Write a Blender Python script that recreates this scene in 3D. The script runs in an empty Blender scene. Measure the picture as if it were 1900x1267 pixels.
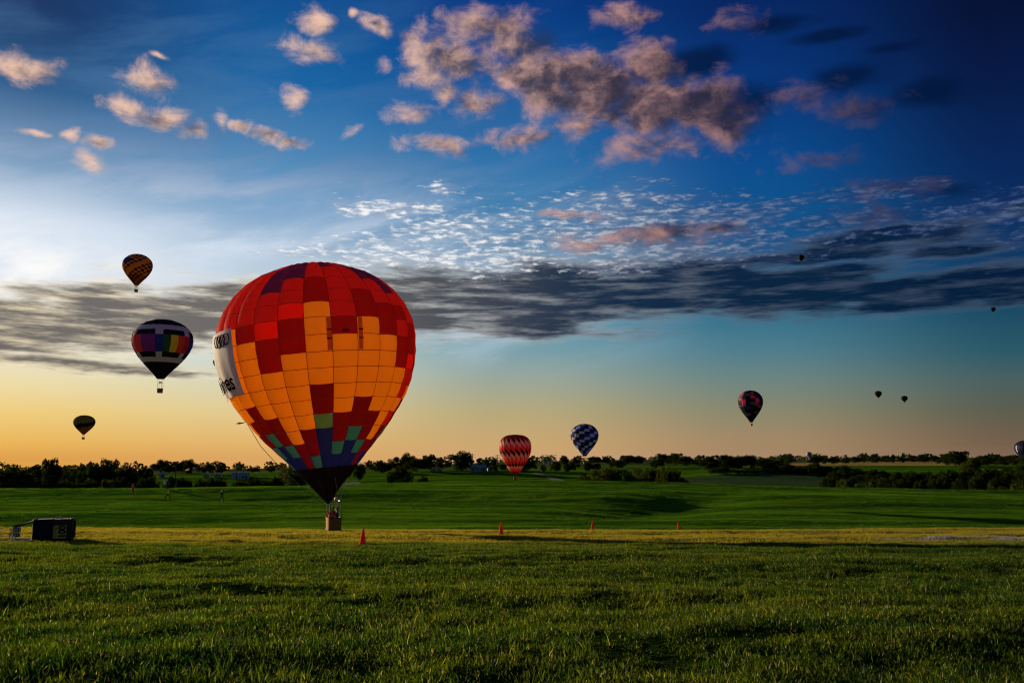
import bpy, bmesh, math, random
import numpy as np
from mathutils import Vector, Matrix
R = math.radians
rng = np.random.default_rng(7)
random.seed(7)
scene = bpy.context.scene
COL = scene.collection

# ------------------------------------------------------------------ camera
PW, PH, FPX = 1900.0, 1267.0, 1583.33
EYE = 1.7
PITCH = math.atan((852.0 - PH / 2) / FPX)
cam_data = bpy.data.cameras.new("camera")
cam_data.lens = 30.0
cam_data.sensor_width = 36.0
cam_data.clip_start = 0.1
cam_data.clip_end = 20000
camera = bpy.data.objects.new("camera", cam_data)
COL.objects.link(camera)
camera.location = (0, 0, EYE)
camera.rotation_euler = (math.pi / 2 + PITCH, 0, 0)
scene.camera = camera

SUN_AZ, SUN_EL = -50.0, 9.0      # degrees; azimuth from the view direction (+Y), negative to the left


def ray(px, py):
    xc = (px - PW / 2) / FPX
    yc = (PH / 2 - py) / FPX
    return Vector((xc, math.cos(PITCH) - yc * math.sin(PITCH), yc * math.cos(PITCH) + math.sin(PITCH)))


def at(px, py, Y):
    """the point in the place seen at that direction, Y metres ahead"""
    d = ray(px, py)
    return Vector((0, 0, EYE)) + d * (Y / d.y)


def zrow(py, Y):
    d = ray(0, py)
    return EYE + Y * d.z / d.y


def azel(px, py):
    d = ray(px, py)
    return math.degrees(math.atan2(d.x, d.y)), math.degrees(math.atan2(d.z, math.hypot(d.x, d.y)))


def lin(c):
    out = []
    for v in c[:3]:
        v = v / 255.0
        out.append(v / 12.92 if v <= 0.04045 else ((v + 0.055) / 1.055) ** 2.4)
    return (out[0], out[1], out[2], 1.0)


# ------------------------------------------------------------------ node helper
class NT:
    def __init__(self, tree):
        self.t = tree

    def new(self, kind, **kw):
        n = self.t.nodes.new(kind)
        for k, v in kw.items():
            setattr(n, k, v)
        return n

    def put(self, sock, v):
        if isinstance(v, bpy.types.NodeSocket):
            self.t.links.new(v, sock)
        elif v is not None:
            try:
                sock.default_value = v
            except Exception:
                sock.default_value = (v, v, v)

    def m(self, op, a, b=None, c=None, clamp=False):
        n = self.new("ShaderNodeMath", operation=op, use_clamp=clamp)
        for i, v in enumerate((a, b, c)):
            if v is not None:
                self.put(n.inputs[i], v)
        return n.outputs[0]

    def v(self, op, a, b=None, c=None, scale=None):
        n = self.new("ShaderNodeVectorMath", operation=op)
        for i, x in enumerate((a, b, c)):
            if x is not None:
                self.put(n.inputs[i], x)
        if scale is not None:
            self.put(n.inputs["Scale"], scale)
        return n.outputs["Value"] if op in ("LENGTH", "DOT_PRODUCT", "DISTANCE") else n.outputs[0]

    def step(self, x, lo, hi, a=0.0, b=1.0):
        n = self.new("ShaderNodeMapRange", interpolation_type="SMOOTHSTEP")
        for k, val in zip((0, 1, 2, 3, 4), (x, lo, hi, a, b)):
            self.put(n.inputs[k], val)
        return n.outputs[0]

    def lmap(self, x, lo, hi, a=0.0, b=1.0):
        n = self.new("ShaderNodeMapRange")
        n.clamp = True
        for k, val in zip((0, 1, 2, 3, 4), (x, lo, hi, a, b)):
            self.put(n.inputs[k], val)
        return n.outputs[0]

    def mix(self, f, a, b, blend="MIX"):
        n = self.new("ShaderNodeMix", data_type="RGBA", blend_type=blend)
        self.put(n.inputs[0], f)
        self.put(n.inputs[6], a)
        self.put(n.inputs[7], b)
        return n.outputs[2]

    def noise(self, vec, scale, detail=4, rough=0.55, dist=0.0, lac=2.0):
        n = self.new("ShaderNodeTexNoise")
        self.put(n.inputs["Vector"], vec)
        n.inputs["Scale"].default_value = scale
        n.inputs["Detail"].default_value = detail
        n.inputs["Roughness"].default_value = rough
        n.inputs["Lacunarity"].default_value = lac
        n.inputs["Distortion"].default_value = dist
        return n.outputs[0]

    def ramp(self, f, stops):
        n = self.new("ShaderNodeValToRGB")
        cr = n.color_ramp
        while len(cr.elements) > 1:
            cr.elements.remove(cr.elements[-1])
        cr.elements[0].position = stops[0][0]
        cr.elements[0].color = stops[0][1]
        for p, c in stops[1:]:
            e = cr.elements.new(p)
            e.color = c
        self.put(n.inputs[0], f)
        return n.outputs[0]

    def xyz(self, x, y, z):
        n = self.new("ShaderNodeCombineXYZ")
        for i, q in enumerate((x, y, z)):
            self.put(n.inputs[i], q)
        return n.outputs[0]


# ------------------------------------------------------------------ world: sky and clouds by direction
world = bpy.data.worlds.new("World")
scene.world = world
world.use_nodes = True
wt = world.node_tree
wt.nodes.clear()
N = NT(wt)


def in_zone(blobs, zone, k=2.4):
    """the cloud cores that reach into a part of the sky"""
    x0, y0, x1, y1 = zone
    return [q for q in blobs if q[0] + k * q[2] + 25 > x0 and q[0] - k * q[2] - 25 < x1 and q[1] + k * q[3] + 18 > y0 and q[1] - k * q[3] - 18 < y1]


def core(P, blobs):
    acc = None
    for (cx, cy, rx, ry, *rest) in blobs:
        w = rest[0] if rest else 1.0
        a, e = azel(cx, cy)
        a2, _ = azel(cx + rx, cy)
        _, e2 = azel(cx, cy - ry)
        sx = 1.0 / max(0.05, abs(a2 - a))
        sy = 1.0 / max(0.05, abs(e2 - e))
        L = N.v("LENGTH", N.v("MULTIPLY_ADD", P, (sx, sy, 0.0), (-a * sx, -e * sy, 0.0)))
        f = N.m("MULTIPLY_ADD", L, -w, w)
        acc = f if acc is None else N.m("SMOOTH_MAX", acc, f, 0.2)
    return N.m("MAXIMUM", acc, -1.6) if acc is not None else None


tc = N.new("ShaderNodeTexCoord")
sep = N.new("ShaderNodeSeparateXYZ")
wt.links.new(tc.outputs["Generated"], sep.inputs[0])
DIRV = tc.outputs["Generated"]
X, Y_, Z = sep.outputs
el = N.m("MULTIPLY", N.m("ARCSINE", Z), 57.29578)
az = N.m("MULTIPLY", N.m("ARCTAN2", X, Y_), 57.29578)
P = N.xyz(az, el, 0.0)
dsun = N.m("ABSOLUTE", N.m("SUBTRACT", az, SUN_AZ))
dsun = N.m("MINIMUM", dsun, N.m("SUBTRACT", 360.0, dsun))
# clear air: colour by elevation at five bearings from the sun
ROWS = [0, 150, 300, 400, 480, 560, 650, 700, 760, 820, 850]
CLEAR = {
    0: [(8, 50, 100), (38, 92, 142), (124, 160, 195), (222, 233, 246), (255, 255, 255), (252, 251, 247), (232, 227, 206), (238, 222, 172), (241, 206, 122), (238, 182, 84), (228, 160, 70)],
    500: [(4, 80, 146), (14, 100, 164), (80, 140, 188), (134, 172, 208), (184, 205, 224), (196, 212, 221), (200, 215, 212), (214, 215, 188), (229, 206, 146), (232, 184, 106), (226, 167, 94)],
    950: [(0, 56, 130), (0, 80, 152), (42, 114, 172), (68, 131, 178), (84, 141, 180), (88, 152, 180), (120, 160, 172), (152, 168, 156), (184, 170, 124), (207, 169, 110), (214, 166, 114)],
    1400: [(0, 36, 98), (0, 52, 122), (2, 75, 143), (6, 85, 144), (8, 90, 142), (20, 104, 140), (78, 126, 142), (106, 134, 132), (138, 137, 110), (168, 138, 100), (170, 136, 104)],
    1900: [(0, 12, 52), (0, 22, 70), (0, 36, 90), (0, 45, 97), (2, 55, 98), (10, 70, 100), (40, 88, 103), (70, 96, 98), (92, 94, 78), (118, 95, 74), (132, 104, 86)],
}
CLEAR = {k: [tuple(v * 0.93 + 0.07 * (sum(c) / 3) for v in c) if r_ >= 700 else c for r_, c in zip(ROWS, cs)] for k, cs in CLEAR.items()}
clear = None
elf = N.lmap(el, -2.0, 38.0)
for px in (0, 500, 950, 1400, 1900):
    stops = [((azel(px, row)[1] + 2.0) / 40.0, lin(c)) for row, c in zip(ROWS, CLEAR[px])][::-1]
    rc = N.ramp(elf, stops)
    a = azel(px, 600)[0] - SUN_AZ
    clear = rc if clear is None else N.mix(N.step(dsun, prev, a), clear, rc)
    prev = a
# unseen sky opposite the sun, brightened a little to add fill
opp = N.ramp(elf, [((azel(950, row)[1] + 2.0) / 40.0, lin(c)) for row, c in zip(ROWS, CLEAR[1400])][::-1])
clear = N.mix(N.step(dsun, 95.0, 150.0), clear, opp)
# a share of the physical sky
nish = N.new("ShaderNodeTexSky", sky_type="NISHITA")
nish.sun_disc = False
nish.sun_elevation = R(SUN_EL)
nish.sun_rotation = R(SUN_AZ)
nish.air_density = 1.2
nish.dust_density = 2.0
clear = N.mix(0.04, clear, N.mix(1.0, nish.outputs[0], (0.05, 0.05, 0.05, 1), "MULTIPLY"))
side = N.step(dsun, 14.0, 84.0)             # 0 beside the sun, 1 far from it

STRATUS = [(-150, 610, 320, 66), (60, 604, 280, 68), (280, 590, 280, 66), (480, 574, 260, 66), (800, 556, 260, 76), (1010, 548, 280, 76),
           (1230, 534, 280, 66), (1480, 540, 280, 54), (1660, 542, 170, 44), (1800, 526, 240, 40), (2000, 520, 240, 40),
           (930, 600, 220, 30), (1650, 440, 200, 24, 0.8), (1750, 462, 160, 16, 0.7), (1890, 392, 60, 18, 0.7), (1560, 472, 260, 22, 0.7), (120, 672, 190, 14, 0.6), (300, 690, 160, 10, 0.5), (60, 652, 170, 9, 0.5), (210, 678, 150, 6, 0.5), (700, 650, 140, 8, 0.4)]
ALTO = [(735, 392, 110, 34), (800, 430, 170, 46), (1000, 440, 260, 64), (1160, 405, 240, 54), (1340, 405, 200, 50), (1250, 470, 330, 34),
        (1560, 415, 220, 44), (1760, 400, 220, 46), (680, 470, 160, 36), (820, 352, 40, 14), (900, 485, 260, 30), (1640, 360, 160, 28, 0.6), (1980, 420, 200, 50)]
DARK = [(1290, 120, 90, 40), (1440, 42, 100, 24), (1530, 68, 90, 16), (1400, 190, 80, 60), (1590, 140, 100, 40), (1720, 175, 90, 34), (1650, 90, 90, 14, 0.7),
        (1240, 428, 130, 17), (1330, 424, 70, 11), (1760, 352, 60, 20, 0.8), (985, 90, 60, 40, 0.7), (1000, 160, 60, 30, 0.5), (860, 130, 50, 24, 0.5)]
CUM = [(40, 122, 74, 28), (275, 148, 56, 36), (235, 200, 60, 26), (300, 222, 66, 28), (355, 246, 38, 24), (297, 103, 18, 9), (125, 254, 30, 15), (188, 268, 28, 15), (172, 302, 40, 14, 0.7), (60, 248, 28, 9, 0.7),
       (455, 234, 32, 18), (498, 248, 36, 22), (538, 268, 32, 17), (540, 185, 26, 26, 0.6), (415, 225, 14, 26, 0.5), (650, 240, 16, 12, 0.5),
       (578, 92, 64, 30), (583, 45, 34, 36), (700, 50, 34, 20), (655, 32, 12, 8, 0.8), (768, 70, 28, 26, 0.7), (720, 120, 20, 16, 0.6),
       (830, 112, 96, 44, 1.3), (905, 46, 94, 36, 1.3), (795, 145, 48, 26), (940, 80, 60, 40), (760, 206, 52, 18), (830, 186, 40, 18), (885, 192, 46, 28),
       (965, 140, 64, 50, 1.5), (1050, 135, 90, 48, 1.8), (1030, 178, 78, 44, 1.6), (1110, 168, 108, 62, 2.0), (1200, 122, 64, 52, 1.6), (1210, 195, 130, 60, 2.1), (1310, 200, 82, 64, 1.9), (1340, 235, 70, 42, 1.5), (1065, 230, 62, 26), (968, 258, 62, 24), (810, 272, 64, 22),
       (1220, 262, 120, 34, 0.6), (1155, 30, 56, 22), (1360, 40, 44, 18, 0.6), (1490, 175, 60, 28, 0.8), (1605, 200, 76, 28), (1500, 300, 70, 14, 0.4)]
CUM = [(q[0], q[1], q[2] * (0.86 if q[0] < 740 else 1.0), q[3] * (0.86 if q[0] < 740 else 1.0)) + tuple(q[4:]) for q in CUM]
CUM_LOW = [(1210, 440, 160, 22, 0.8), (1060, 402, 60, 13, 0.8), (1090, 455, 60, 16, 0.7), (1615, 396, 66, 17, 0.7), (1660, 350, 70, 20, 0.5)]


def out_bg(c):
    c = N.mix(N.step(el, -0.5, -6.0), c, lin((80, 70, 50)))
    b = N.new("ShaderNodeBackground")
    N.put(b.inputs[0], c)
    b.inputs[1].default_value = 0.707
    return b.outputs[0]


def over(sky, a, c):
    return N.mix(a, sky, c)


def veil(sky):
    """thin high cloud, strongest towards the sun"""
    q = N.xyz(N.m("MULTIPLY_ADD", el, 0.9, az), N.m("MULTIPLY_ADD", az, -0.25, el), 0.0)
    vst = N.noise(N.v("MULTIPLY_ADD", q, (0.075, 0.34, 0), (9, 2, 1)), 1.0, 6, 0.6, 0.4)
    vm = N.m("MULTIPLY", N.step(el, 36.0, 11.0), N.step(side, 0.85, 0.05))
    f = N.m("MULTIPLY", N.step(vst, 0.38, 0.66), vm)
    f = N.m("MULTIPLY", f, N.step(el, 5.0, 9.0))
    c = N.mix(N.step(el, 21.0, 13.0), lin((78, 120, 166)), lin((212, 224, 240)))
    return over(sky, N.m("MULTIPLY", f, 0.95), c)


def warp(P, amt, sc=0.22):
    wn = N.new("ShaderNodeTexNoise")
    N.put(wn.inputs["Vector"], P)
    wn.inputs["Scale"].default_value = sc
    wn.inputs["Detail"].default_value = 2
    return N.v("MULTIPLY_ADD", N.v("SUBTRACT", wn.outputs[1], (0.5, 0.5, 0.5)), (amt, amt * 0.7, 0), P)


def cumulus(sky, blobs):
    if not blobs:
        return sky
    off = (-1.5, 0.35, 0)
    W = warp(P, 2.2, 0.35)

    def nz(Q, d=8):
        return N.noise(N.v("MULTIPLY", Q, (0.85, 1.25, 0.0)), 0.5, d, 0.66, 0.35)
    n0 = nz(P)
    n1 = nz(N.v("ADD", P, off), 4)
    b0 = N.m("MULTIPLY_ADD", N.m("SUBTRACT", n0, 0.5), 2.9, core(W, blobs))
    b1 = N.m("MULTIPLY_ADD", N.m("SUBTRACT", n1, 0.5), 2.2, core(N.v("ADD", W, off), blobs))
    d0 = N.step(b0, -0.32, 1.05)
    thick = N.m("MULTIPLY_ADD", N.m("SUBTRACT", n0, n1), -1.6, N.m("MULTIPLY", N.m("MINIMUM", b1, 1.1), 0.9))
    tex = N.noise(N.v("MULTIPLY_ADD", P, (0.9, 1.4, 0.0), (5, 9, 2)), 0.9, 5, 0.6)
    shade = N.step(N.m("MULTIPLY_ADD", N.m("SUBTRACT", tex, 0.5), -1.3, thick), -0.75, 1.45)
    shade = N.m("MULTIPLY", shade, N.step(side, -0.9, 0.30))
    lit = N.mix(N.step(side, 0.15, 0.72), lin((246, 202, 176)), lin((186, 142, 134)))
    lit = N.mix(N.step(side, 0.68, 0.98), lit, lin((66, 60, 84)))
    shd = N.mix(N.step(side, 0.15, 0.72), lin((92, 84, 90)), lin((54, 46, 58)))
    shd = N.mix(N.step(side, 0.68, 0.98), shd, lin((12, 24, 54)))
    alpha = N.m("MULTIPLY", d0, 0.92)
    return over(sky, alpha, N.mix(shade, lit, shd))


def dark(sky, blobs):
    if not blobs:
        return sky
    n = N.noise(N.v("MULTIPLY_ADD", P, (0.8, 1.5, 0.0), (12, 20, 3)), 0.33, 5, 0.52)
    d = N.step(N.m("MULTIPLY_ADD", N.m("SUBTRACT", n, 0.5), 1.7, core(P, blobs)), -0.1, 0.9)
    return over(sky, N.m("MULTIPLY", d, 0.8), N.mix(N.step(side, 0.3, 0.8), lin((60, 70, 96)), lin((3, 22, 56))))


def stratus(sky, blobs):
    if not blobs:
        return sky
    n = N.noise(N.v("MULTIPLY_ADD", P, (0.17, 1.05, 0.0), (4, 7, 1)), 1.0, 8, 0.62)
    n2 = N.noise(N.v("MULTIPLY_ADD", P, (0.22, 1.8, 0), (3, 8, 2)), 1.0, 8, 0.64)
    W = warp(P, 1.4)
    b = N.m("MULTIPLY_ADD", N.m("SUBTRACT", n, 0.5), 1.6, N.m("SUBTRACT", core(W, blobs), 0.06))
    d = N.step(b, -0.30, 0.38)
    edge = N.step(b, 0.40, -0.15)
    f = N.m("MULTIPLY_ADD", edge, 0.75, N.m("MULTIPLY", N.step(n2, 0.44, 0.72), N.lmap(side, 0.15, 0.7, 0.75, 0.4)), clamp=True)
    dk = N.mix(N.step(side, 0.10, 0.70), lin((104, 98, 94)), lin((14, 34, 62)))
    dk = N.mix(N.step(side, 0.70, 1.0), dk, lin((4, 28, 56)))
    br = N.mix(N.step(side, 0.0, 0.35), lin((252, 234, 196)), lin((212, 212, 208)))
    br = N.mix(N.step(side, 0.35, 0.95), br, lin((84, 100, 122)))
    return over(sky, N.m("MULTIPLY", d, 0.96), N.mix(f, dk, br))


def alto(sky, blobs):
    if not blobs:
        return sky
    wob = N.new("ShaderNodeTexNoise")
    N.put(wob.inputs["Vector"], P)
    wob.inputs["Scale"].default_value = 1.3
    wob.inputs["Detail"].default_value = 4
    q = N.v("MULTIPLY_ADD", N.v("SUBTRACT", wob.outputs[1], (0.5, 0.5, 0.5)), (1.6, 0.6, 0), P)
    v = N.new("ShaderNodeTexVoronoi", feature="SMOOTH_F1")
    v.inputs["Scale"].default_value = 1.0
    v.inputs["Smoothness"].default_value = 0.5
    N.put(v.inputs["Vector"], N.v("MULTIPLY", q, (1.1, 4.0, 0)))
    fine = N.noise(N.v("MULTIPLY", P, (0.7, 3.0, 0)), 1.5, 5, 0.62, 0.5)
    big = N.noise(N.v("MULTIPLY_ADD", P, (0.20, 1.0, 0), (1, 2, 0)), 1.0, 4, 0.6)
    m = N.m("MULTIPLY_ADD", N.m("SUBTRACT", big, 0.5), 2.6, core(P, blobs))
    puff = N.m("MULTIPLY_ADD", N.m("SUBTRACT", fine, 0.5), 2.2, N.m("MULTIPLY", N.m("SUBTRACT", 0.46, v.outputs[0]), 0.75))
    b = N.m("MULTIPLY_ADD", N.m("MINIMUM", m, 0.6), 0.62, puff)
    d = N.m("MAXIMUM", N.step(b, -0.05, 0.85), N.m("MULTIPLY", N.step(m, -0.1, 0.9), 0.5))
    w = N.mix(N.step(side, 0.36, 0.97), lin((250, 248, 246)), lin((76, 96, 134)))
    dk = N.mix(N.step(side, 0.30, 0.95), lin((150, 162, 182)), lin((24, 48, 92)))
    return over(sky, N.m("MULTIPLY", d, 0.92), N.mix(N.step(b, 0.0, 0.7), dk, w))


ROW_A, ROW_C = 326, 705


def in_group(fn):
    """build one part of the sky in a node group of its own"""
    def run(*args):
        global N, P, az, el, side, clear
        keep = (N, P, az, el, side, clear)
        g = bpy.data.node_groups.new("sky_part", "ShaderNodeTree")
        names = (("P", "NodeSocketVector"), ("az", "NodeSocketFloat"), ("el", "NodeSocketFloat"), ("side", "NodeSocketFloat"), ("clear", "NodeSocketColor"))
        for nm, st in names:
            g.interface.new_socket(nm, in_out="INPUT", socket_type=st)
        g.interface.new_socket("Sky", in_out="OUTPUT", socket_type="NodeSocketShader")
        N = NT(g)
        gi, go = N.new("NodeGroupInput"), N.new("NodeGroupOutput")
        P, az, el, side, clear = gi.outputs[:5]
        g.links.new(fn(*args), go.inputs[0])
        N, P, az, el, side, clear = keep
        n = N.new("ShaderNodeGroup")
        n.node_tree = g
        for i, v in enumerate((P, az, el, side, clear)):
            N.put(n.inputs[i], v)
        return n.outputs[0]
    return run


@in_group
def zone_a(x0, x1):
    z = (x0, -400, x1, ROW_A)
    s = dark(veil(clear), in_zone(DARK, z, 1.7))
    return out_bg(cumulus(s, in_zone(CUM, z, 1.7)))


@in_group
def zone_b(x0, x1):
    z = (x0, ROW_A, x1, ROW_C)
    s = stratus(veil(clear), in_zone(STRATUS, z, 1.5))
    s = alto(s, in_zone(ALTO, z, 1.5))
    s = dark(s, in_zone(DARK, z, 1.7))
    return out_bg(cumulus(s, in_zone(CUM_LOW, z, 1.7)))


def pick(fac, a, b):
    m = N.new("ShaderNodeMixShader")
    N.put(m.inputs[0], fac)
    wt.links.new(a, m.inputs[1])
    wt.links.new(b, m.inputs[2])
    return m.outputs[0]


rowv = N.m("DIVIDE", Z, N.m("MAXIMUM", Y_, 0.05))


def rowtest(row):
    d = ray(0, row)
    return N.m("GREATER_THAN", rowv, d.z / d.y)


def aztest(px):
    return N.m("GREATER_THAN", az, azel(px, 300)[0])


# outside the view the same kinds of cloud go on
oc = N.noise(N.v("MULTIPLY", DIRV, (1, 1, 2.6)), 3.2, 6, 0.6)
och = N.m("MULTIPLY", N.m("MULTIPLY", N.step(oc, 0.52, 0.70), N.step(el, 4.0, 12.0)), N.step(N.m("ABSOLUTE", az), 58.0, 75.0))
out_sky = over(veil(clear), N.m("MULTIPLY", och, 0.8), N.mix(N.step(side, 0.1, 0.9), lin((225, 205, 190)), lin((40, 46, 74))))
S_out = out_bg(out_sky)
S_a = pick(aztest(470), zone_a(-300, 470), pick(aztest(1000), zone_a(470, 1000), pick(aztest(1270), zone_a(1000, 1270), zone_a(1270, 2200))))
S_b = pick(aztest(600), zone_b(-300, 600), pick(aztest(1250), zone_b(600, 1250), zone_b(1250, 2200)))
S_c = out_bg(clear)
surf = pick(rowtest(ROW_C), S_c, pick(rowtest(ROW_A), S_b, S_a))
surf = pick(N.m("GREATER_THAN", N.m("ABSOLUTE", az), 58.0), surf, S_out)
wo = N.new("ShaderNodeOutputWorld")
wt.links.new(surf, wo.inputs[0])
world.cycles.sampling_method = "MANUAL"
world.cycles.sample_map_resolution = 512

# ------------------------------------------------------------------ sun and exposure
sun_data = bpy.data.lights.new("sun", "SUN")
sun_data.energy = 5.0
sun_data.angle = R(0.6)
sun_data.color = (1.0, 0.76, 0.44)
sun = bpy.data.objects.new("sun", sun_data)
COL.objects.link(sun)
sd = Vector((math.sin(R(SUN_AZ)) * math.cos(R(SUN_EL)), math.cos(R(SUN_AZ)) * math.cos(R(SUN_EL)), math.sin(R(SUN_EL))))
sun.rotation_euler = sd.to_track_quat("Z", "Y").to_euler()
sun.location = sd * 400
vs = scene.view_settings
scene.display_settings.display_device = "sRGB"
vs.view_transform = "Standard"
vs.look = "None"
vs.exposure = 0.5
vs.gamma = 1.0
vs.use_curve_mapping = False
cy = scene.cycles
cy.max_bounces = 10
cy.diffuse_bounces = 3
cy.transmission_bounces = 5
cy.transparent_max_bounces = 8
cy.volume_bounces = 1
cy.sample_clamp_indirect = 6.0
cy.use_denoising = True
cy.use_adaptive_sampling = True
cy.adaptive_threshold = 0.012
cy.filter_width = 1.2
cy.adaptive_min_samples = 12
cy.caustics_reflective = False
cy.caustics_refractive = False

# ------------------------------------------------------------------ materials
MATS = {}


def material(name):
    m = bpy.data.materials.new(name)
    m.use_nodes = True
    m.node_tree.nodes.clear()
    n = NT(m.node_tree)
    out = n.new("ShaderNodeOutputMaterial")
    return m, n, out


def principled(n, color, rough=0.8, spec=0.3, metal=0.0, normal=None):
    b = n.new("ShaderNodeBsdfPrincipled")
    n.put(b.inputs["Base Color"], color)
    n.put(b.inputs["Roughness"], rough)
    b.inputs["Specular IOR Level"].default_value = spec
    b.inputs["Metallic"].default_value = metal
    if normal is not None:
        n.put(b.inputs["Normal"], normal)
    return b.outputs[0]


def bump(n, h, strength=0.5, dist=0.05):
    b = n.new("ShaderNodeBump")
    b.inputs["Strength"].default_value = strength
    b.inputs["Distance"].default_value = dist
    n.put(b.inputs["Height"], h)
    return b.outputs[0]


def simple(name, rgb, rough=0.8, spec=0.3, metal=0.0, vary=0.25, scale=6.0):
    if name in MATS:
        return MATS[name]
    m, n, out = material(name)
    t = n.new("ShaderNodeTexCoord")
    nz = n.noise(t.outputs["Object"], scale, 4, 0.6)
    c = n.mix(n.step(nz, 0.25, 0.75), tuple(v * (1 - vary) for v in rgb) + (1,), tuple(min(1, v * (1 + vary)) for v in rgb) + (1,))
    m.node_tree.links.new(principled(n, c, rough, spec, metal), out.inputs[0])
    MATS[name] = m
    return m


def fabric(name, refl, trans, rough=0.6):
    """coated nylon: scatters light back and lets part of it through"""
    if name in MATS:
        return MATS[name]
    m, n, out = material(name)
    t = n.new("ShaderNodeTexCoord")
    nz = n.noise(t.outputs["Object"], 0.9, 4, 0.6)
    nz2 = n.noise(t.outputs["Object"], 3.5, 3, 0.6)
    k = n.m("MULTIPLY_ADD", nz, 0.34, 0.83)
    bmp = bump(n, nz2, 0.25, 0.05)
    c1 = n.mix(1.0, tuple(refl) + (1,), n.xyz(k, k, k), "MULTIPLY")
    c2 = n.mix(1.0, tuple(trans) + (1,), n.xyz(k, k, k), "MULTIPLY")
    d = n.new("ShaderNodeBsdfDiffuse")
    n.put(d.inputs[0], c1)
    n.put(d.inputs["Normal"], bmp)
    tr = n.new("ShaderNodeBsdfTranslucent")
    n.put(tr.inputs[0], c2)
    add = n.new("ShaderNodeAddShader")
    m.node_tree.links.new(d.outputs[0], add.inputs[0])
    m.node_tree.links.new(tr.outputs[0], add.inputs[1])
    gl = n.new("ShaderNodeBsdfGlossy")
    gl.inputs["Roughness"].default_value = rough
    gl.inputs[0].default_value = (1, 1, 1, 1)
    mx = n.new("ShaderNodeMixShader")
    mx.inputs[0].default_value = 0.008
    m.node_tree.links.new(add.outputs[0], mx.inputs[1])
    m.node_tree.links.new(gl.outputs[0], mx.inputs[2])
    m.node_tree.links.new(mx.outputs[0], out.inputs[0])
    MATS[name] = m
    return m


def leaf_mat(name, dark, light, trans=0.45, scale=0.5):
    if name in MATS:
        return MATS[name]
    m, n, out = material(name)
    geo = n.new("ShaderNodeNewGeometry")
    oi = n.new("ShaderNodeObjectInfo")
    nz = n.noise(geo.outputs["Position"], scale, 3, 0.6)
    f = n.m("MULTIPLY_ADD", geo.outputs["Random Per Island"], 0.5, n.m("MULTIPLY", nz, 0.6))
    c = n.mix(n.step(f, 0.25, 0.8), tuple(dark) + (1,), tuple(light) + (1,))
    hs = n.new("ShaderNodeHueSaturation")
    n.put(hs.inputs["Value"], n.m("MULTIPLY_ADD", oi.outputs["Random"], 0.5, 0.75))
    n.put(hs.inputs["Hue"], n.m("MULTIPLY_ADD", oi.outputs["Random"], 0.05, 0.475))
    n.put(hs.inputs["Color"], c)
    d = n.new("ShaderNodeBsdfDiffuse")
    n.put(d.inputs[0], hs.outputs[0])
    tr = n.new("ShaderNodeBsdfTranslucent")
    n.put(tr.inputs[0], n.mix(1.0, hs.outputs[0], (1.25, 1.15, 0.55, 1), "MULTIPLY"))
    mx = n.new("ShaderNodeMixShader")
    mx.inputs[0].default_value = trans
    m.node_tree.links.new(d.outputs[0], mx.inputs[1])
    m.node_tree.links.new(tr.outputs[0], mx.inputs[2])
    m.node_tree.links.new(mx.outputs[0], out.inputs[0])
    MATS[name] = m
    return m


# ------------------------------------------------------------------ mesh helpers
def mesh_obj(name, verts, faces, mats=None, parent=None, smooth=False, fmat=None):
    me = bpy.data.meshes.new(name)
    me.from_pydata([tuple(v) for v in verts], [], [tuple(f) for f in faces])
    if mats:
        for m in (mats if isinstance(mats, (list, tuple)) else [mats]):
            me.materials.append(m)
    if fmat is not None:
        me.polygons.foreach_set("material_index", np.asarray(fmat, dtype=np.int32))
    if smooth:
        me.polygons.foreach_set("use_smooth", np.ones(len(me.polygons), dtype=bool))
    me.update()
    o = bpy.data.objects.new(name, me)
    COL.objects.link(o)
    if parent is not None:
        o.parent = parent
    return o


def quads_mesh(name, V, F, mats, fmat=None, smooth=False):
    """big meshes from numpy arrays, F of shape (n,4) or (n,3)"""
    me = bpy.data.meshes.new(name)
    k = F.shape[1]
    me.vertices.add(len(V))
    me.vertices.foreach_set("co", np.ascontiguousarray(V, dtype=np.float32).ravel())
    me.loops.add(F.size)
    me.loops.foreach_set("vertex_index", np.ascontiguousarray(F, dtype=np.int32).ravel())
    me.polygons.add(len(F))
    me.polygons.foreach_set("loop_start", np.arange(0, F.size, k, dtype=np.int32))
    me.polygons.foreach_set("loop_total", np.full(len(F), k, dtype=np.int32))
    for m in (mats if isinstance(mats, (list, tuple)) else [mats]):
        me.materials.append(m)
    if fmat is not None:
        me.polygons.foreach_set("material_index", np.asarray(fmat, dtype=np.int32))
    if smooth:
        me.polygons.foreach_set("use_smooth", np.ones(len(F), dtype=bool))
    me.update(calc_edges=True)
    me.validate()
    return me


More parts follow.
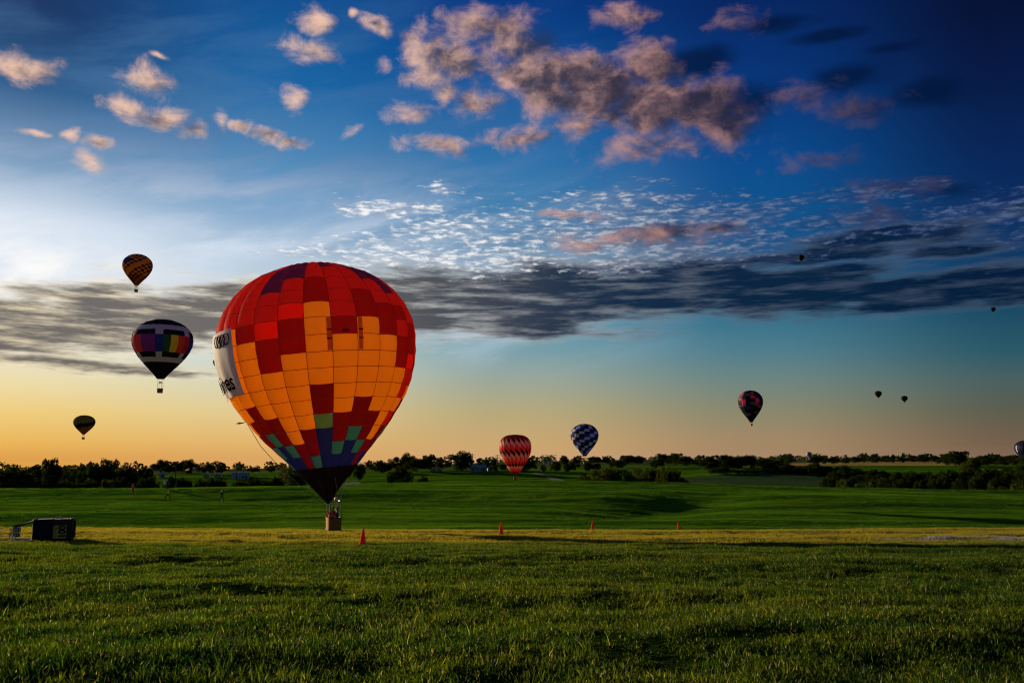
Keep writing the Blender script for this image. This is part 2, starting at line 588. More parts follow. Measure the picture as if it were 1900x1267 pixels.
class MB:
    """collects boxes, tubes and lathes into one mesh"""
    def __init__(self):
        self.v, self.f = [], []

    def add(self, vs, fs):
        k = len(self.v)
        self.v += [Vector(q) for q in vs]
        self.f += [tuple(i + k for i in q) for q in fs]
        return self

    def box(self, c, s, rot=None):
        vs = []
        for dz in (-1, 1):
            for dy in (-1, 1):
                for dx in (-1, 1):
                    q = Vector((dx * s[0] / 2, dy * s[1] / 2, dz * s[2] / 2))
                    if rot:
                        q = rot @ q
                    vs.append(Vector(c) + q)
        return self.add(vs, [(0, 2, 3, 1), (4, 5, 7, 6), (0, 1, 5, 4), (2, 6, 7, 3), (0, 4, 6, 2), (1, 3, 7, 5)])

    def tube(self, pts, r, n=8, closed=False, cap=True):
        pts = [Vector(p) for p in pts]
        rs = r if isinstance(r, (list, tuple)) else [r] * len(pts)
        vs, fs = [], []
        L = len(pts)
        for i, p in enumerate(pts):
            if closed:
                t = pts[(i + 1) % L] - pts[i - 1]
            else:
                t = pts[min(i + 1, L - 1)] - pts[max(i - 1, 0)]
            t.normalize()
            a = Vector((0, 0, 1)) if abs(t.z) < 0.9 else Vector((1, 0, 0))
            u = t.cross(a).normalized()
            w = t.cross(u).normalized()
            for k in range(n):
                an = 2 * math.pi * k / n
                vs.append(p + (u * math.cos(an) + w * math.sin(an)) * rs[i])
        for i in range(L if closed else L - 1):
            j = (i + 1) % L
            for k in range(n):
                k2 = (k + 1) % n
                fs.append((i * n + k, i * n + k2, j * n + k2, j * n + k))
        if cap and not closed:
            fs.append(tuple(range(n)))
            fs.append(tuple((L - 1) * n + k for k in range(n))[::-1])
        return self.add(vs, fs)

    def lathe(self, prof, n=16, c=(0, 0, 0), axis=None):
        vs, fs = [], []
        M = axis or Matrix.Identity(3)
        for r, z in prof:
            for k in range(n):
                an = 2 * math.pi * k / n
                vs.append(Vector(c) + M @ Vector((r * math.cos(an), r * math.sin(an), z)))
        for i in range(len(prof) - 1):
            for k in range(n):
                k2 = (k + 1) % n
                fs.append((i * n + k, i * n + k2, (i + 1) * n + k2, (i + 1) * n + k))
        fs.append(tuple(range(n))[::-1])
        fs.append(tuple((len(prof) - 1) * n + k for k in range(n)))
        return self.add(vs, fs)

    def build(self, name, mat, parent=None, smooth=False):
        return mesh_obj(name, self.v, self.f, mat, parent, smooth)


def tag(o, label=None, cat=None, group=None, kind=None):
    if label:
        o["label"] = label
    if cat:
        o["category"] = cat
    if group:
        o["group"] = group
    if kind:
        o["kind"] = kind
    return o


def empty(name, loc=(0, 0, 0), rot=(0, 0, 0), scale=1.0):
    o = bpy.data.objects.new(name, None)
    o.empty_display_size = 0.5
    COL.objects.link(o)
    o.location = loc
    o.rotation_euler = rot
    o.scale = (scale,) * 3
    return o


# ------------------------------------------------------------------ terrain
PY = np.array([-400, -60, 0, 6, 14, 22, 30, 38, 45, 53, 60, 64, 70, 77, 86, 100, 120, 138, 150, 162, 180, 205, 240, 275, 310, 345, 385, 430, 520, 650, 820, 1000, 1500, 2200, 3400], dtype=float)
ROWZ = {45: 1004, 53: 991, 60: 983, 86: 976, 100: 950, 120: 922, 138: 903, 150: 897, 345: 893, 385: 878, 430: 869, 520: 864, 650: 860, 820: 857, 1000: 855.5, 1500: 854, 2200: 853, 3400: 852.6}
FIXZ = {-400: 0.3, -60: 0.2, 0: 0.0, 6: 0.05, 14: -0.35, 22: -0.85, 30: -1.45, 38: -2.05, 64: -3.45, 70: -4.0, 77: -4.6, 162: -2.7, 180: -4.2, 205: -6.8, 240: -9.3, 275: -10.0, 310: -9.2}
PZ = np.array([FIXZ[int(y)] if int(y) in FIXZ else zrow(ROWZ[int(y)], y) for y in PY])


def _pchip(xs, ys, x):
    h = np.diff(xs)
    d = np.diff(ys) / h
    m = np.zeros_like(ys)
    m[0], m[-1] = d[0], d[-1]
    for i in range(1, len(xs) - 1):
        if d[i - 1] * d[i] > 0:
            w1, w2 = 2 * h[i] + h[i - 1], h[i] + 2 * h[i - 1]
            m[i] = (w1 + w2) / (w1 / d[i - 1] + w2 / d[i])
    x = np.clip(x, xs[0], xs[-1])
    i = np.clip(np.searchsorted(xs, x) - 1, 0, len(xs) - 2)
    t = (x - xs[i]) / h[i]
    return ((1 + 2 * t) * (1 - t) ** 2) * ys[i] + t * (1 - t) ** 2 * h[i] * m[i] + t * t * (3 - 2 * t) * ys[i + 1] + t * t * (t - 1) * h[i] * m[i + 1]


def sstep(x, a, b):
    t = np.clip((x - a) / (b - a), 0, 1)
    return t * t * (3 - 2 * t)


VN = {}


def vnoise(x, y, s, seed):
    x, y = np.asarray(x, float), np.asarray(y, float)
    if seed not in VN:
        VN[seed] = np.random.default_rng(seed).uniform(0, 1, (256, 256))
    gx = VN[seed]
    xi, yi = x / s + 1000, y / s + 1000
    x0, y0 = np.floor(xi).astype(int), np.floor(yi).astype(int)
    fx, fy = xi - x0, yi - y0
    fx, fy = fx * fx * (3 - 2 * fx), fy * fy * (3 - 2 * fy)
    q = lambda a, b: gx[a % 256, b % 256]
    return (q(x0, y0) * (1 - fx) + q(x0 + 1, y0) * fx) * (1 - fy) + (q(x0, y0 + 1) * (1 - fx) + q(x0 + 1, y0 + 1) * fx) * fy


def H(x, y):
    x = np.asarray(x, dtype=float)
    y = np.asarray(y, dtype=float)
    z = _pchip(PY, PZ, y)
    # the far hillside is a broad dome, lower at both sides
    dome = sstep(y, 85, 140) * (1 - sstep(y, 200, 420))
    z = z - dome * np.where(x < 0, 1.5, 2.3) * (1 - np.exp(-(x / 75.0) ** 2))
    # right-hand valley side rises a little nearer
    z = z + sstep(x, 20, 110) * sstep(y, 170, 300) * (1 - sstep(y, 330, 520)) * 3.2
    # a shallow crease on the hillside right of the middle
    c = x - (12 + (y - 95) * 0.55)
    z = z - 0.85 * np.exp(-(c / 7.5) ** 2) * sstep(y, 88, 100) * (1 - sstep(y, 118, 142))
    # undulation
    near = 1 - sstep(y, 160, 260)
    w = np.sin(x * 0.061 + 1.3) * np.sin(y * 0.083 + 0.4)
    z = z + near * (0.16 * w * sstep(y, 4, 30) + 0.055 * np.sin(y * 0.62 + 1.6 * np.sin(x * 0.09) + 0.6) * sstep(y, 6, 14) + 0.03 * np.sin(y * 1.45 + 2.2 * np.sin(x * 0.17 + 2)) + 0.02 * np.sin(x * 1.1 + 1.7 * np.sin(y * 0.5)))
    z = z + near * sstep(y, 84, 100) * (0.34 * np.sin(y * 0.155 + 0.7 * np.sin(x * 0.03) + 0.4) + 0.13 * np.sin(y * 0.31 + 1.3 * np.sin(x * 0.035 + 1) + 0.02 * x))
    z = z + (1 - sstep(y, 40, 60)) * (0.10 * (vnoise(x, y * 1.25, 1.5, 31) - 0.5) + 0.09 * (vnoise(x, y, 0.6, 32) - 0.5))
    # the land falls away towards the left
    ratio = x / np.maximum(y, 1.0)
    z = z - y * 0.0125 * (1 - sstep(ratio, -0.45, 0.20)) * sstep(y, 290, 620)
    far = sstep(y, 420, 1100)
    z = z + far * (1.6 * np.sin(x * 0.0061 + 0.7) * np.sin(y * 0.0043 + 1.0) + 1.0 * np.sin(x * 0.0137 + 2.1))
    return z


def h(x, y):
    return float(H(x, y))


def ground_hit(px, py, y0=5.0, y1=3000.0):
    """first place where the line of sight meets the ground"""
    d = ray(px, py)
    ys = np.concatenate([np.arange(y0, 200, 0.25), np.geomspace(200, y1, 1500)])
    zs = EYE + ys * d.z / d.y
    g = H(ys * d.x / d.y, ys)
    k = np.where(zs <= g)[0]
    k = k[0] if len(k) else len(ys) - 1
    y = ys[k]
    return Vector((y * d.x / d.y, y, float(g[k])))


def ground_material():
    m, n, out = material("meadow")
    geo = n.new("ShaderNodeNewGeometry")
    pos = geo.outputs["Position"]
    s = n.new("ShaderNodeSeparateXYZ")
    n.put(s.inputs[0], pos)
    yy = s.outputs[1]
    big = n.noise(n.v("MULTIPLY", pos, (0.5, 1.6, 1)), 0.05, 5, 0.6)
    mow_lit = n.noise(n.v("MULTIPLY", pos, (0.12, 1.0, 1)), 0.22, 4, 0.6)
    mid = n.noise(n.v("MULTIPLY", pos, (0.45, 1.9, 1)), 0.45, 5, 0.62)
    fine = n.noise(pos, 5.0, 4, 0.7)
    green = n.mix(n.step(big, 0.35, 0.65), (0.030, 0.130, 0.006, 1), (0.062, 0.200, 0.010, 1))
    green = n.mix(n.step(mid, 0.45, 0.75), green, (0.120, 0.205, 0.012, 1))
    green = n.mix(n.step(mow_lit, 0.40, 0.66), n.mix(1.0, green, (0.55, 0.62, 0.6, 1), "MULTIPLY"), n.mix(1.0, green, (2.0, 1.45, 1.0, 1), "MULTIPLY"))  # mown tracks plus sunlit yellow and shaded bands put into the colour
    dry = n.mix(n.step(mid, 0.40, 0.64), (0.105, 0.105, 0.020, 1), (0.20, 0.155, 0.040, 1))  # dry grass, with the strip's sunlit yellow put into its colour
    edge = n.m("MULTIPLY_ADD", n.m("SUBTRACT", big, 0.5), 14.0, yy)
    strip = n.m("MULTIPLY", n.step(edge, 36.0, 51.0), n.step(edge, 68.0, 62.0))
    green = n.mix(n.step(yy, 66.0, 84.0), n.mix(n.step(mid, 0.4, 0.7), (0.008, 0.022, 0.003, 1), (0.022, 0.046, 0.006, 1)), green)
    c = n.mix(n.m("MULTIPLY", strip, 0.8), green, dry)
    # pasture beyond the valley, a little greyer with distance
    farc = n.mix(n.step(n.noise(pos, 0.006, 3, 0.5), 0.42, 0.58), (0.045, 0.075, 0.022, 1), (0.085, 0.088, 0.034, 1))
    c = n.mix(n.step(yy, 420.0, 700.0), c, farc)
    c = n.mix(n.step(fine, 0.3, 0.75, 0.0, 0.55), c, (0.008, 0.014, 0.003, 1))
    hgt = n.m("MULTIPLY_ADD", fine, 0.5, mid)
    sh = principled(n, c, 1.0, 0.0, 0, bump(n, hgt, 0.9, 0.35))
    m.node_tree.links.new(sh, out.inputs[0])
    return m


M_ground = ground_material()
ys = np.concatenate([np.arange(-400, -20, 20), np.arange(-20, 4, 1.0), np.arange(4, 70, 0.3), np.arange(70, 165, 0.55), np.arange(165, 330, 3), np.geomspace(330, 3400, 110)])
sx = np.linspace(-1, 1, 301)
sx = np.sign(sx) * np.abs(sx) ** 1.15
wid = np.maximum(90, np.abs(ys) * 1.3 + 45)
GX = sx[None, :] * wid[:, None]
GY = np.repeat(ys[:, None], len(sx), 1)
GZ = H(GX, GY)
V = np.stack([GX, GY, GZ], -1).reshape(-1, 3)
nr, nc = GX.shape
idx = np.arange(nr * nc).reshape(nr, nc)
F = np.stack([idx[:-1, :-1], idx[:-1, 1:], idx[1:, 1:], idx[1:, :-1]], -1).reshape(-1, 4)
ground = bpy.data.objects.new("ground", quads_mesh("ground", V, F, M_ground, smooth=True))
COL.objects.link(ground)
tag(ground, kind="structure")


def drape(name, poly_px, Yn, Yf, mat, lift=0.06, nu=40, nv=24):
    """a sheet laid on the ground between two lines of four world points"""
    (a, b), (c, d) = poly_px        # near-left, near-right, far-left, far-right in world x
    vs, fs = [], []
    for j in range(nv + 1):
        t = j / nv
        y = Yn + (Yf - Yn) * t
        for i in range(nu + 1):
            s = i / nu
            x = (a + (b - a) * s) * (1 - t) + (c + (d - c) * s) * t
            x += 0.5 * math.sin(y * 0.21 + (3 if s > 0.5 else 0))
            vs.append((x, y, h(x, y) + lift))
    for j in range(nv):
        for i in range(nu):
            k = j * (nu + 1) + i
            fs.append((k, k + 1, k + nu + 2, k + nu + 1))
    o = mesh_obj(name, vs, fs, mat, None, True)
    tag(o, kind="structure")
    return o


def field_mat(name, c1, c2, row=0.0):
    m, n, out = material(name)
    geo = n.new("ShaderNodeNewGeometry")
    pos = geo.outputs["Position"]
    a = n.noise(n.v("MULTIPLY", pos, (0.25, 1, 1)), 0.12, 5, 0.65)
    b = n.noise(pos, 1.2, 4, 0.7)
    f = n.m("MULTIPLY_ADD", b, 0.5, n.m("MULTIPLY", a, 0.6))
    c = n.mix(n.step(f, 0.35, 0.75), tuple(c1) + (1,), tuple(c2) + (1,))
    m.node_tree.links.new(principled(n, c, 1.0, 0.0, 0, bump(n, b, 0.8, 0.4)), out.inputs[0])
    return m


def wx(px, Y):
    return (px - 950) / FPX * Y * 1.006


drape("stubble_field", ((wx(1455, 520), wx(1800, 520)), (wx(1425, 800), wx(1760, 800))), 520, 800, field_mat("stubble", (0.24, 0.16, 0.05), (0.38, 0.25, 0.08)), 0.25)
drape("crop_field", ((wx(1215, 262), wx(1580, 262)), (wx(1240, 345), wx(1500, 345))), 262, 345, field_mat("crop", (0.025, 0.055, 0.018), (0.05, 0.085, 0.03)), 0.15)
drape("hay_field", ((wx(300, 520), wx(620, 520)), (wx(250, 800), wx(680, 800))), 520, 800, field_mat("hay", (0.085, 0.085, 0.030), (0.15, 0.125, 0.05)), 0.25)
drape("dirt_track", ((wx(1030, 345), wx(1052, 345)), (wx(985, 392), wx(992, 392))), 345, 392, field_mat("dirt", (0.16, 0.13, 0.085), (0.28, 0.22, 0.15)), 0.10, 8, 20)
drape("road", ((wx(600, 322), wx(694, 322)), (wx(655, 346), wx(672, 346))), 322, 346, field_mat("asphalt_pale", (0.16, 0.16, 0.165), (0.26, 0.26, 0.26)), 0.10, 10, 8)

# pale gravel patch in the foreground at the right
def gravel_patch():
    vs, fs = [], []
    base = ground_hit(1745, 998)
    m = simple("pale_gravel", (0.52, 0.50, 0.47), 0.9, 0.2, 0, 0.35, 9.0)
    k = 0
    for i in range(7000):
        px = random.uniform(1605, 1900)
        u = (px - 1605) / 295
        d = 0.25 + 0.75 * (0.5 + 0.5 * math.sin(u * 17 + 0.6)) * (0.4 + 0.6 * u)
        if random.random() > d:
            continue
        y = base.y + random.gauss(0, 0.55 + 0.5 * u) - 0.8 * math.sin(u * 9)
        x = wx(px, y)
        z = h(x, y)
        r = random.uniform(0.012, 0.042)
        a0 = random.uniform(0, 6)
        ring = [(x + r * 1.4 * math.cos(a0 + t * 2.094), y + r * math.sin(a0 + t * 2.094), z + 0.02) for t in range(3)]
        vs += ring + [(x, y, z + 0.035 + r * 0.5)]
        fs += [(k, k + 1, k + 3), (k + 1, k + 2, k + 3), (k + 2, k, k + 3)]
        k += 4
    o = mesh_obj("gravel", vs, fs, m)
    tag(o, "patch of pale loose gravel in the mown grass", "gravel", None, "stuff")


gravel_patch()

# ------------------------------------------------------------------ grass
def grass_material():
    m, n, out = material("grass_blades")
    geo = n.new("ShaderNodeNewGeometry")
    pos = geo.outputs["Position"]
    s = n.new("ShaderNodeSeparateXYZ")
    n.put(s.inputs[0], pos)
    yy = s.outputs[1]
    big = n.noise(n.v("MULTIPLY", pos, (0.6, 1.3, 0)), 0.10, 4, 0.6)
    sml = n.noise(n.v("MULTIPLY", pos, (1, 1, 0)), 1.3, 3, 0.6)
    rnd = geo.outputs["Random Per Island"]
    f = n.m("ADD", n.m("MULTIPLY", big, 0.55), n.m("MULTIPLY", sml, 0.45))
    c = n.mix(n.step(f, 0.38, 0.62), (0.014, 0.056, 0.004, 1), (0.088, 0.125, 0.008, 1))  # lighter patches put a sunlit tone into the blade colour
    c = n.mix(n.step(rnd, 0.86, 0.98), c, (0.20, 0.18, 0.07, 1))
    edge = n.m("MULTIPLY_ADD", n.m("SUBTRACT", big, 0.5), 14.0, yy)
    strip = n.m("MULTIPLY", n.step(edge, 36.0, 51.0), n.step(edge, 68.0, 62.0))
    c = n.mix(n.m("MULTIPLY", strip, 0.75), c, (0.30, 0.25, 0.04, 1))  # dry strip blades, colour raised to look sunlit
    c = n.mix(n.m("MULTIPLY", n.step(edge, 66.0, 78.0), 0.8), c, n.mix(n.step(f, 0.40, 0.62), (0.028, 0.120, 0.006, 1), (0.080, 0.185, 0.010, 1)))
    k = n.m("MULTIPLY_ADD", n.m("FRACT", n.m("MULTIPLY", rnd, 7.31)), 1.25, 0.42)
    c = n.mix(1.0, c, n.xyz(k, k, k), "MULTIPLY")
    d = n.new("ShaderNodeBsdfDiffuse")
    n.put(d.inputs[0], c)
    tr = n.new("ShaderNodeBsdfTranslucent")
    n.put(tr.inputs[0], n.mix(1.0, c, (1.5, 1.45, 0.6, 1), "MULTIPLY"))
    mx = n.new("ShaderNodeMixShader")
    mx.inputs[0].default_value = 0.5
    gl = n.new("ShaderNodeBsdfGlossy")
    gl.inputs["Roughness"].default_value = 0.42
    gl.inputs[0].default_value = (0.9, 0.9, 0.9, 1)
    mx2 = n.new("ShaderNodeMixShader")
    mx2.inputs[0].default_value = 0.010
    L = m.node_tree.links
    L.new(d.outputs[0], mx.inputs[1])
    L.new(tr.outputs[0], mx.inputs[2])
    L.new(mx.outputs[0], mx2.inputs[1])
    L.new(gl.outputs[0], mx2.inputs[2])
    L.new(mx2.outputs[0], out.inputs[0])
    return m


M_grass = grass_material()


def tuft(nbl, rad, hgt, wid, seed, lie=0.35):
    g = np.random.default_rng(seed)
    vs, fs = [], []
    for b in range(nbl):
        a = g.uniform(0, 2 * np.pi)
        r = rad * math.sqrt(g.uniform())
        bx, by = r * math.cos(a), r * math.sin(a)
        a2 = g.uniform(0, 2 * np.pi)
        L = hgt * g.uniform(0.45, 1.25)
        lean = g.uniform(0.15, 0.8) if g.uniform() > lie else g.uniform(1.0, 1.5)
        w = wid * g.uniform(0.6, 1.2)
        dx, dy = math.cos(a2), math.sin(a2)
        a3 = a2 + math.pi / 2 + g.uniform(-0.6, 0.6)
        wx_, wy_ = math.cos(a3) * w, math.sin(a3) * w
        k = len(vs)
        segs = ((0.36, 0.25, 1.0), (0.34, 0.9, 0.85), (0.30, 1.55, 0.0))
        x, y, z = bx, by, -0.03
        vs += [(x - wx_, y - wy_, z), (x + wx_, y + wy_, z)]
        for q, (fr, bend, wk) in enumerate(segs):
            x += dx * L * fr * math.sin(lean * bend)
            y += dy * L * fr * math.sin(lean * bend)
            z = max(0.004, z + L * fr * math.cos(min(lean * bend, 2.1)))
            if q < 2:
                vs += [(x - wx_ * wk, y - wy_ * wk, z), (x + wx_ * wk, y + wy_ * wk, z)]
                fs.append((k + 2 * q, k + 2 * q + 1, k + 2 * q + 3, k + 2 * q + 2))
            else:
                vs.append((x, y, z))
                fs.append((k + 4, k + 5, k + 6))
    return vs, fs


def grass_object(name, protos, pts, scl, label):
    """one sheet of grass: tufts set on many points by geometry nodes"""
    vs, fs, var = [], [], []
    for i, (pv, pf) in enumerate(protos):
        k = len(vs)
        vs += pv
        fs += [tuple(q + k for q in f) for f in pf]
        var += [i] * len(pv)
    nproto = len(vs)
    me = bpy.data.meshes.new(name)
    me.from_pydata(vs + [tuple(p) for p in pts], [], fs)
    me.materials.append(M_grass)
    npts = len(pts)
    a = me.attributes.new("variant", "INT", "POINT")
    a.data.foreach_set("value", np.concatenate([np.array(var, dtype=np.int32), np.full(npts, 99, np.int32)]))
    a = me.attributes.new("pick", "INT", "POINT")
    a.data.foreach_set("value", np.concatenate([np.zeros(nproto, np.int32), rng.integers(0, len(protos), npts).astype(np.int32)]))
    a = me.attributes.new("size", "FLOAT", "POINT")
    a.data.foreach_set("value", np.concatenate([np.ones(nproto, np.float32), scl.astype(np.float32)]))
    a = me.attributes.new("turn", "FLOAT", "POINT")
    a.data.foreach_set("value", np.concatenate([np.zeros(nproto, np.float32), rng.uniform(0, 6.283, npts).astype(np.float32)]))
    o = bpy.data.objects.new(name, me)
    COL.objects.link(o)
    g = bpy.data.node_groups.new(name, "GeometryNodeTree")
    g.interface.new_socket("Geometry", in_out="INPUT", socket_type="NodeSocketGeometry")
    g.interface.new_socket("Geometry", in_out="OUTPUT", socket_type="NodeSocketGeometry")
    nd = g.nodes
    gi, go = nd.new("NodeGroupInput"), nd.new("NodeGroupOutput")

    def attr(nm, dt):
        q = nd.new("GeometryNodeInputNamedAttribute")
        q.data_type = dt
        q.inputs[0].default_value = nm
        return q.outputs[0]
    join = nd.new("GeometryNodeJoinGeometry")
    va = attr("variant", "INT")

    def separate(val):
        c = nd.new("FunctionNodeCompare")
        c.data_type = "INT"
        c.operation = "EQUAL"
        ins = [q for q in c.inputs if q.type == "INT"]
        g.links.new(va, ins[0])
        ins[1].default_value = val
        s = nd.new("GeometryNodeSeparateGeometry")
        s.domain = "POINT"
        g.links.new(gi.outputs[0], s.inputs[0])
        g.links.new(c.outputs[0], s.inputs[1])
        return s.outputs[0]
    for i in reversed(range(len(protos))):
        gti = nd.new("GeometryNodeGeometryToInstance")
        g.links.new(separate(i), gti.inputs[0])
        g.links.new(gti.outputs[0], join.inputs[0])
    iop = nd.new("GeometryNodeInstanceOnPoints")
    g.links.new(separate(99), iop.inputs["Points"])
    g.links.new(join.outputs[0], iop.inputs["Instance"])
    iop.inputs["Pick Instance"].default_value = True
    g.links.new(attr("pick", "INT"), iop.inputs["Instance Index"])
    cx = nd.new("ShaderNodeCombineXYZ")
    g.links.new(attr("turn", "FLOAT"), cx.inputs[2])
    g.links.new(cx.outputs[0], iop.inputs["Rotation"])
    g.links.new(attr("size", "FLOAT"), iop.inputs["Scale"])
    g.links.new(iop.outputs[0], go.inputs[0])
    md = o.modifiers.new("grass", "NODES")
    md.node_group = g
    tag(o, label, "grass", None, "stuff")
    return o


def scatter(n, y0, y1, half=0.72, pad=3.0, power=2.0):
    """points over the wedge of field in front of the camera, even per area (power 2) or denser near (power 1)"""
    u = rng.uniform(0, 1, n)
    y = (y0 ** power + u * (y1 ** power - y0 ** power)) ** (1 / power)
    x = rng.uniform(-1, 1, n) * (half * y + pad)
    return x, y


def near_grass():
    x, y = scatter(230000, 4.5, 45, power=1.15)
    d = 0.40 * vnoise(x, y * 1.6, 2.6, 1) + 0.35 * vnoise(x, y * 1.3, 0.7, 2) + 0.25 * vnoise(x, y, 0.22, 8)
    keep = d > 0.36 + 0.06 * rng.normal(size=len(x))
    x, y, d = x[keep], y[keep], d[keep]
    s = (0.25 + 1.35 * d) * rng.uniform(0.7, 1.3, len(x)) * (1.0 - 0.35 * sstep(y, 25, 44))
    pts = np.stack([x, y, H(x, y)], 1)
    protos = [tuft(14, 0.09, 0.09, 0.0040, i, 0.5) for i in range(7)]
    grass_object("grass", protos, pts, s, "tufted mown grass covering the near field")
    # taller clumps and bent stalks left by the mower
    x, y = scatter(6500, 4.8, 40, power=1.3)
    keep = vnoise(x, y, 3.1, 11) > 0.52
    x, y = x[keep], y[keep]
    protos = [tuft(11, 0.07, 0.18, 0.0036, 60 + i, 0.45) for i in range(5)]
    grass_object("grass", protos, np.stack([x, y, H(x, y)], 1), rng.uniform(0.6, 1.15, len(x)), "scattered taller clumps of grass in the near field")
    x, y = scatter(90000, 30, 74, half=0.68, power=1.6)
    d = 0.5 * vnoise(x, y, 2.4, 3) + 0.5 * vnoise(x, y, 0.8, 4)
    keep = d > 0.25
    x, y, d = x[keep], y[keep], d[keep]
    s = (0.5 + 0.8 * d) * rng.uniform(0.7, 1.3, len(x))
    protos = [tuft(18, 0.2, 0.13, 0.006, 20 + i, 0.5) for i in range(5)]
    grass_object("grass", protos, np.stack([x, y, H(x, y)], 1), s, "short dry, sunlit-toned grass on the level strip past the cones")
    x, y = scatter(60000, 74, 166, half=0.66, power=1.5)
    d = 0.5 * vnoise(x, y, 5, 5) + 0.5 * vnoise(x, y, 1.6, 6)
    keep = d > 0.38
    x, y, d = x[keep], y[keep], d[keep]
    s = (0.5 + 0.7 * d) * rng.uniform(0.7, 1.2, len(x))
    protos = [tuft(12, 0.5, 0.09, 0.02, 40 + i, 0.6) for i in range(5)]
    grass_object("grass", protos, np.stack([x, y, H(x, y)], 1), s, "green grass on the hillside beyond the dip")


near_grass()
# ------------------------------------------------------------------ trees
M_leaf = leaf_mat("leaf_dark", (0.010, 0.020, 0.005), (0.034, 0.050, 0.012), 0.25, 0.35)
M_leaf_y = leaf_mat("leaf_olive", (0.022, 0.038, 0.008), (0.075, 0.090, 0.020), 0.35, 0.35)
M_bark = simple("bark", (0.055, 0.042, 0.030), 0.95, 0.1, 0, 0.4, 14)


def crown_mesh(name, seed, mat, wide=0.5, low=0.25, nclump=22, nleaf=2600, leaf=0.032, lobes=0.17):
    """unit-height crown: leaf faces spread over many uneven clumps"""
    g = np.random.default_rng(seed)
    cl = []
    while len(cl) < nclump:
        p = g.uniform(-1, 1, 3)
        if np.linalg.norm(p) > 1 or np.linalg.norm(p) < 0.25:
            continue
        r_ = lobes * g.uniform(0.5, 1.25)
        zc = low + r_ * 0.6 + (0.97 - low - r_ * 1.4) * (0.5 + 0.5 * p[2])
        skew = 1.0 - 0.25 * p[2]
        cl.append((p[0] * wide * 0.86 * skew, p[1] * wide * 0.86 * skew, zc, r_))
    per = nleaf // nclump
    C, S = [], []
    for (x, y, z, r) in cl:
        d = g.normal(size=(per, 3))
        d /= np.linalg.norm(d, axis=1)[:, None]
        rr = r * g.uniform(0.35, 1.0, per) ** 0.6
        q = d * rr[:, None] * np.array([1.1, 1.1, 0.8]) + np.array([x, y, z])
        q[:, 2] = np.clip(q[:, 2], 0.02, 1.0)
        C.append(q)
        S.append(leaf * g.uniform(0.5, 1.35, per))
    C, S = np.concatenate(C), np.concatenate(S)
    C[:, 2] = low * 0.5 + (C[:, 2] - C[:, 2].min()) / (np.quantile(C[:, 2], 0.999) - C[:, 2].min()) * (0.985 - low * 0.5)
    C[:, :2] *= wide / np.quantile(np.abs(C[:, :2]), 0.995)
    n = len(C)
    u = g.normal(size=(n, 3))
    u /= np.linalg.norm(u, axis=1)[:, None]
    w = np.cross(u, g.normal(size=(n, 3)))
    w /= np.linalg.norm(w, axis=1)[:, None]
    u, w = u * S[:, None], w * (S * 0.7)[:, None]
    V = np.stack([C - u, C + w * 0.8, C + u, C - w], 1).reshape(-1, 3)
    F = np.arange(4 * n).reshape(n, 4)
    return quads_mesh(name, V, F, mat)


def trunk_mesh(name, seed, low, wide):
    g = random.Random(seed)
    mb = MB()
    top = low + 0.35
    pts = [(0, 0, -0.03), (g.uniform(-.01, .01), 0, low * 0.6), (g.uniform(-.02, .02), g.uniform(-.02, .02), low + 0.1), (g.uniform(-.04, .04), g.uniform(-.04, .04), top)]
    mb.tube(pts, [0.032, 0.024, 0.018, 0.006], 7)
    for k in range(6):
        a = k * 1.05 + g.uniform(-.4, .4)
        z0 = low * g.uniform(0.6, 1.1) + 0.02
        rr = wide * g.uniform(0.45, 0.75)
        mb.tube([(0, 0, z0), (rr * .5 * math.cos(a), rr * .5 * math.sin(a), z0 + .12), (rr * math.cos(a), rr * math.sin(a), z0 + g.uniform(.2, .38))], [0.014, 0.009, 0.003], 5)
    me = bpy.data.meshes.new(name)
    me.from_pydata([tuple(v) for v in mb.v], [], mb.f)
    me.materials.append(M_bark)
    me.update()
    return me


TREES = {}
for i, (kind, wide, low, ncl, nl, lf, lob) in enumerate([
        ("broad", 0.60, 0.10, 38, 5200, 0.034, 0.17), ("broad", 0.54, 0.12, 34, 5000, 0.034, 0.17), ("broad", 0.66, 0.08, 42, 5400, 0.034, 0.17), ("broad", 0.58, 0.14, 30, 4800, 0.035, 0.19),
        ("tall", 0.36, 0.10, 28, 3800, 0.030, 0.13), ("tall", 0.42, 0.12, 26, 3800, 0.030, 0.14), ("tall", 0.33, 0.08, 30, 3800, 0.030, 0.12),
        ("open", 0.60, 0.26, 22, 3200, 0.032, 0.14), ("open", 0.52, 0.28, 20, 3000, 0.032, 0.14),
        ("bush", 0.95, 0.04, 30, 3400, 0.055, 0.26), ("bush", 0.80, 0.03, 26, 3400, 0.055, 0.26), ("bush", 1.2, 0.03, 34, 3800, 0.055, 0.26)]):
    TREES.setdefault(kind, []).append((crown_mesh("crown", 100 + i, M_leaf, wide, low, ncl, nl, lf, lob), crown_mesh("crown", 140 + i, M_leaf_y, wide, low, ncl, nl, lf, lob), trunk_mesh("trunk", 50 + i, max(low, 0.1), wide), wide))

tree_count = [0]
ORD = ["first", "second", "third", "fourth", "fifth", "sixth", "seventh", "eighth", "ninth", "tenth", "eleventh", "twelfth"]
row_of = {}


